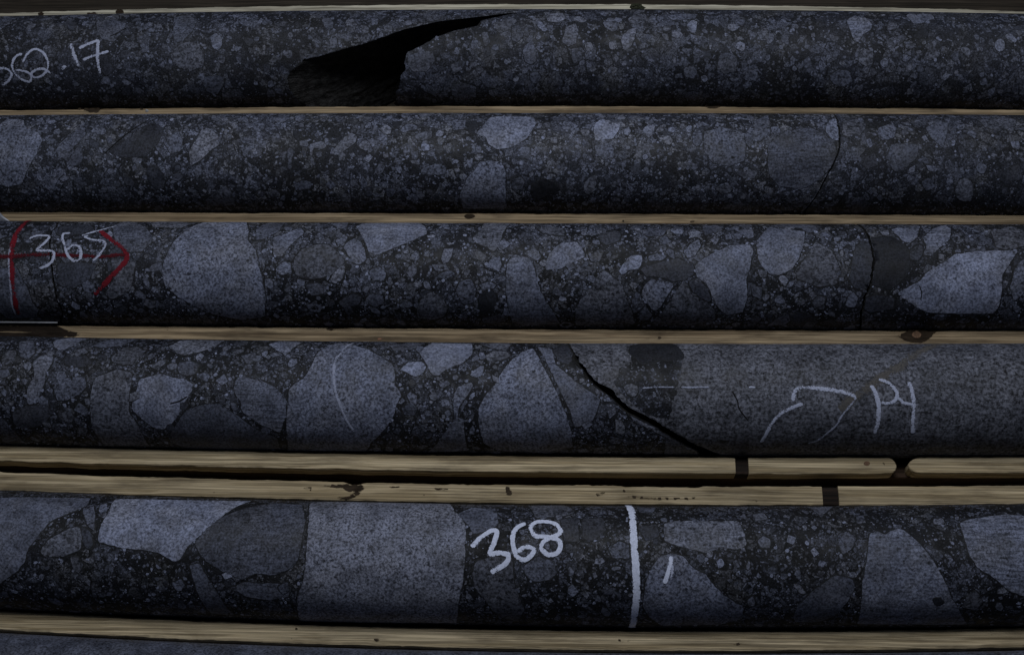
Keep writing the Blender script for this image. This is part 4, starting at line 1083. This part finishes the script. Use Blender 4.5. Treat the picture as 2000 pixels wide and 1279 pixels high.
stones(c5, 1500, 860, S5, [
 ('m', [(415,560),(470,540),(525,580),(510,630),(450,680),(420,630)]), ('m', [(150,1050),(170,990),(260,900),(330,850),(400,800),(500,820),(520,870),(480,950),(400,1040),(300,1080),(160,1080)]),
 ('l', [(530,1090),(555,980),(560,850),(590,700),(605,560),(640,540),(700,560),(740,530),(800,530),(880,590),(950,670),(1000,740),(1050,830),(1090,930),(1140,1010),(1190,1095)]),
 ('s', [(1140,490),(1200,470),(1300,455),(1420,440),(1526,450),(1600,460),(1640,940),(1526,930),(1430,890),(1340,810),(1250,760),(1200,680),(1170,580)]), ('m', [(1150,990),(1190,920),(1240,890),(1280,960),(1240,1010)]),
 ('l', [(475,790),(520,780),(535,810),(490,815)]), ('l', [(150,850),(190,860),(230,910),(210,920),(160,880)]), ('m', [(0,760),(50,740),(60,790),(0,800)]), ('m', [(220,395),(390,395),(320,460)]), ('l', [(1110,455),(1140,450),(1140,472),(1115,472)]),
 ('m', [(980,470),(1040,460),(1050,500),(990,500)])])
stone(c5, t5(1500, [(980,940),(1030,935),(1052,965),(1000,985)]), CL['k'][0], name='dark_pit', h=0.3)
Q = dict(x0=500, y0=860, s=S5)
stroke(c5, [(1285,635),(1340,580),(1400,540),(1435,545),(1420,610),(1395,670),(1450,670),(1500,680),(1490,730),(1400,785)], 7.5, CHALK, 'chalk_digit', seed=41, **Q)
Q = dict(x0=1000, y0=860, s=S5)
stroke(c5, [(80,495),(30,520),(5,570),(10,640),(30,690),(70,710),(110,690),(130,655),(110,635),(70,640),(35,665)], 7, CHALK, 'chalk_digit', seed=42, **Q)
stroke(c5, [(232,578),(275,560),(290,540),(260,500),(200,485),(140,490),(110,525),(140,568),(195,572),(245,582),(283,600),(288,635),(268,670),(220,680),(178,650),(182,610),(228,578)], 7, CHALK, 'chalk_digit', seed=43, **Q)
stroke(c5, [(688,388),(715,440),(722,540),(728,640),(738,760),(742,900),(735,1000),(712,1110)], 10.5, CHALK, 'chalk_line', seed=44, **Q)
stroke(c5, [(948,690),(938,760),(908,850)], 6.5, CHALK, 'chalk_tick', seed=45, **Q)
stroke(c5, [(955,740),(955,780),(948,825)], 4, CHALK_T, 'chalk_tick', seed=46, **Q)

# ---- row 6
c6 = make_core(6, None, None, CL['m'][0], 'fine grey drill core only just showing along the very bottom edge')
c6['o'].data.attributes.new('rim', 'FLOAT', 'POINT').data.foreach_set('value', [1.0] * len(c6['o'].data.vertices))

# ---- small stones: the larger ones one by one, the grit as one mass per core
def scatter(c_, n_obj, n_grit, xr, tones, smin, smax, gmax=1.3):
    row = c_['row']
    x0, x1 = xr
    polys = c_['polys']
    bbs = [(p_[:, 0].min(), p_[:, 0].max(), p_[:, 1].min(), p_[:, 1].max()) for p_ in polys]
    taken = []
    def free(x, s_, rad):
        for p_, b in zip(polys, bbs):
            if b[0] - rad < x < b[1] + rad and b[2] - rad < s_ < b[3] + rad:
                if inside(x, s_, p_) or np.min(np.hypot(p_[:, 0] - x, p_[:, 1] - s_)) < rad: return False
        th = s_ / R
        return xat(c_['L'], th) + rad < x < xat(c_['R'], th) - rad
    tries = 0; made = 0
    while made < n_obj and tries < n_obj * 25:
        tries += 1
        rad = smin * (smax / smin) ** ((1 - made / n_obj) ** 1.15 * (0.75 + 0.25 * rng.random()))
        x = rng.uniform(x0, x1); s_ = rng.uniform(math.radians(2), math.radians(128)) * R
        if not free(x, s_, rad * 0.62) or any((x - a) ** 2 + (s_ - b) ** 2 < (rad + c3) ** 2 * 0.62 for a, b, c3 in taken): continue
        taken.append((x, s_, rad))
        k_ = rng.integers(4, 8); rot = rng.uniform(0, 6.28); asp = rng.uniform(0.55, 1.0)
        pts = []
        for i in range(k_):
            t = 2 * math.pi * i / k_ + rng.uniform(-.25, .25)
            q_ = rad * rng.uniform(0.7, 1.25)
            a, b = q_ * math.cos(t), q_ * math.sin(t) * asp
            pts.append((x + a * math.cos(rot) - b * math.sin(rot), s_ + a * math.sin(rot) + b * math.cos(rot)))
        m_ = CL[tones[rng.integers(len(tones))]]
        stone(c_, pts, m_[rng.integers(len(m_))], name='pebble', flat=True, jitter=0.12, inner=0, step=1.2, avoid=False, seam=0.5)
        made += 1
    # grit
    V, F = [], []
    tries = 0; made = 0
    while made < n_grit and tries < n_grit * 4:
        tries += 1
        rad = 0.32 * (gmax / 0.32) ** (rng.random() ** 2.2)
        x = rng.uniform(x0, x1); s_ = rng.uniform(math.radians(0), math.radians(130)) * R
        if not free(x, s_, rad * 0.6) or any(abs(x - a) < c3 and abs(s_ - b) < c3 for a, b, c3 in taken): continue
        k_ = 5 if rad < 0.6 else 7
        rot = rng.uniform(0, 6.28); asp = rng.uniform(0.5, 1.0); st = len(V)
        for ring, hh in ((1.0, -0.2), (0.9, 0.06 + 0.1 * rng.random())):
            rr = np.random.default_rng(made).uniform(0.7, 1.25, k_)
            for i in range(k_):
                t = 2 * math.pi * i / k_
                a, b = rad * ring * rr[i] * math.cos(t), rad * ring * rr[i] * math.sin(t) * asp
                V.append(core_pt(row, x + a * math.cos(rot) - b * math.sin(rot), (s_ + a * math.sin(rot) + b * math.cos(rot)) / R, R + hh))
        for i in range(k_):
            F.append((st + i, st + k_ + i, st + k_ + (i + 1) % k_, st + (i + 1) % k_))
        F.append(tuple(st + k_ + i for i in range(k_ - 1, -1, -1)))
        made += 1
    if V:
        g = link('grit', V, F, GRIT[row], c_['o'])
        g['kind'] = 'stuff'
XF0, XF1 = -325.0, 325.0
scatter(c1a, 120, 1100, (XF0, px_x(1000, 100)), 'dmmmmlm', 1.1, 4.2)
scatter(c1b, 190, 1600, (px_x(770, 100), XF1), 'dmmmmll', 1.1, 4.4)
scatter(c2a, 270, 3000, (XF0, px_x(1640, 300)), 'dmmmlllpm', 1.0, 4.2)
scatter(c2b, 80, 600, (px_x(1560, 300), XF1), 'dmmmml', 1.1, 4.2)
scatter(c3a, 10, 90, (XF0, px_x(125, 550)), 'dm', 1.0, 2.8)
scatter(c3b, 250, 2900, (px_x(95, 550), px_x(1710, 550)), 'dmmllllpm', 0.9, 6.5)
scatter(c3c, 40, 300, (px_x(1670, 550), XF1), 'dmml', 0.9, 3.0)
scatter(c4a, 200, 2500, (XF0, px_x(1370, 800)), 'dmmmllll', 0.9, 5.2)
scatter(c5, 220, 2700, (XF0, XF1), 'dmmmllll', 0.9, 4.2)

# ------------------------------------------------------------------ thin metal sheet bent round the stub in the middle row
def sheet():
    V, F = [], []
    xr_top, xr_bot = px_x(24, 425), px_x(116, 632)
    ths = np.radians(np.linspace(-14, -196, 40))
    rad0, rad1 = R + 0.55, R + 0.95
    for k_, th in enumerate(ths):
        f = k_ / (len(ths) - 1)
        xr = xr_bot + (xr_top - xr_bot) * f
        for x in np.linspace(-XE + 40, xr, 30):
            y0 = yc(3, x)
            for rad in (rad0, rad1):
                V.append((x, y0 - rad * math.cos(th), ZA + rad * math.sin(th)))
    return ths
xrb = px_x(116, 632)
xrt = px_x(24, 420)
prof = []
for th in np.radians(np.linspace(-2, -178, 36)):
    prof.append((-math.cos(th) * (R + 0.45), math.sin(th) * (R + 0.45)))
g3 = THICK[2]
n_near = [(prof[0][0] - 0.15, 1.6), (prof[0][0] - 0.25, 3.2)]
n_far = [(prof[-1][0] + 0.1, 1.2), (prof[-1][0] + 1.0, 3.2), (prof[-1][0] + 4.0, 4.6), (prof[-1][0] + 8.5, 5.6)]
prof = n_near[::-1] + prof + n_far
V, F = [], []
m = len(prof)
for k_, (py, pz) in enumerate(prof):
    f = k_ / (m - 1)
    xr = xrb + (px_x(60, 425) - xrb) * min(1.0, f * 1.15)
    if k_ >= m - 4:
        xr = px_x(60, 425) + (px_x(4, 407) - px_x(60, 425)) * (k_ - (m - 5)) / 4.0
    for x in np.linspace(-XE + 40, xr, 24):
        V.append((x, yc(3, x) + py, ZA + pz))
for k_ in range(m - 1):
    for i in range(23):
        F.append((k_ * 24 + i, k_ * 24 + i + 1, (k_ + 1) * 24 + i + 1, (k_ + 1) * 24 + i))
ms = link('metal_sheet', V, F, TIN, smooth=True)
md = ms.modifiers.new('thickness', 'SOLIDIFY'); md.thickness = 0.00035; md.offset = 0
tag(ms, 'thin grey metal sheet bent under the stub at the left end of the middle row', 'metal sheet')
V, F = [], []
for x in np.linspace(-XE + 40, xrb, 40):
    y, z = yc(3, x) + prof[0][0], ZA + prof[0][1]
    V += [(x, y - 0.45, z - 0.1), (x, y - 0.4, z + 0.35), (x, y + 0.4, z + 0.35), (x, y + 0.45, z - 0.1)]
for i in range(39):
    for j in range(4):
        F.append((i * 4 + j, i * 4 + (j + 1) % 4, (i + 1) * 4 + (j + 1) % 4, (i + 1) * 4 + j))
F += [(0, 3, 2, 1), tuple(len(V) - 4 + q_ for q_ in range(4))]
link('rim', V, F, TINE, ms)
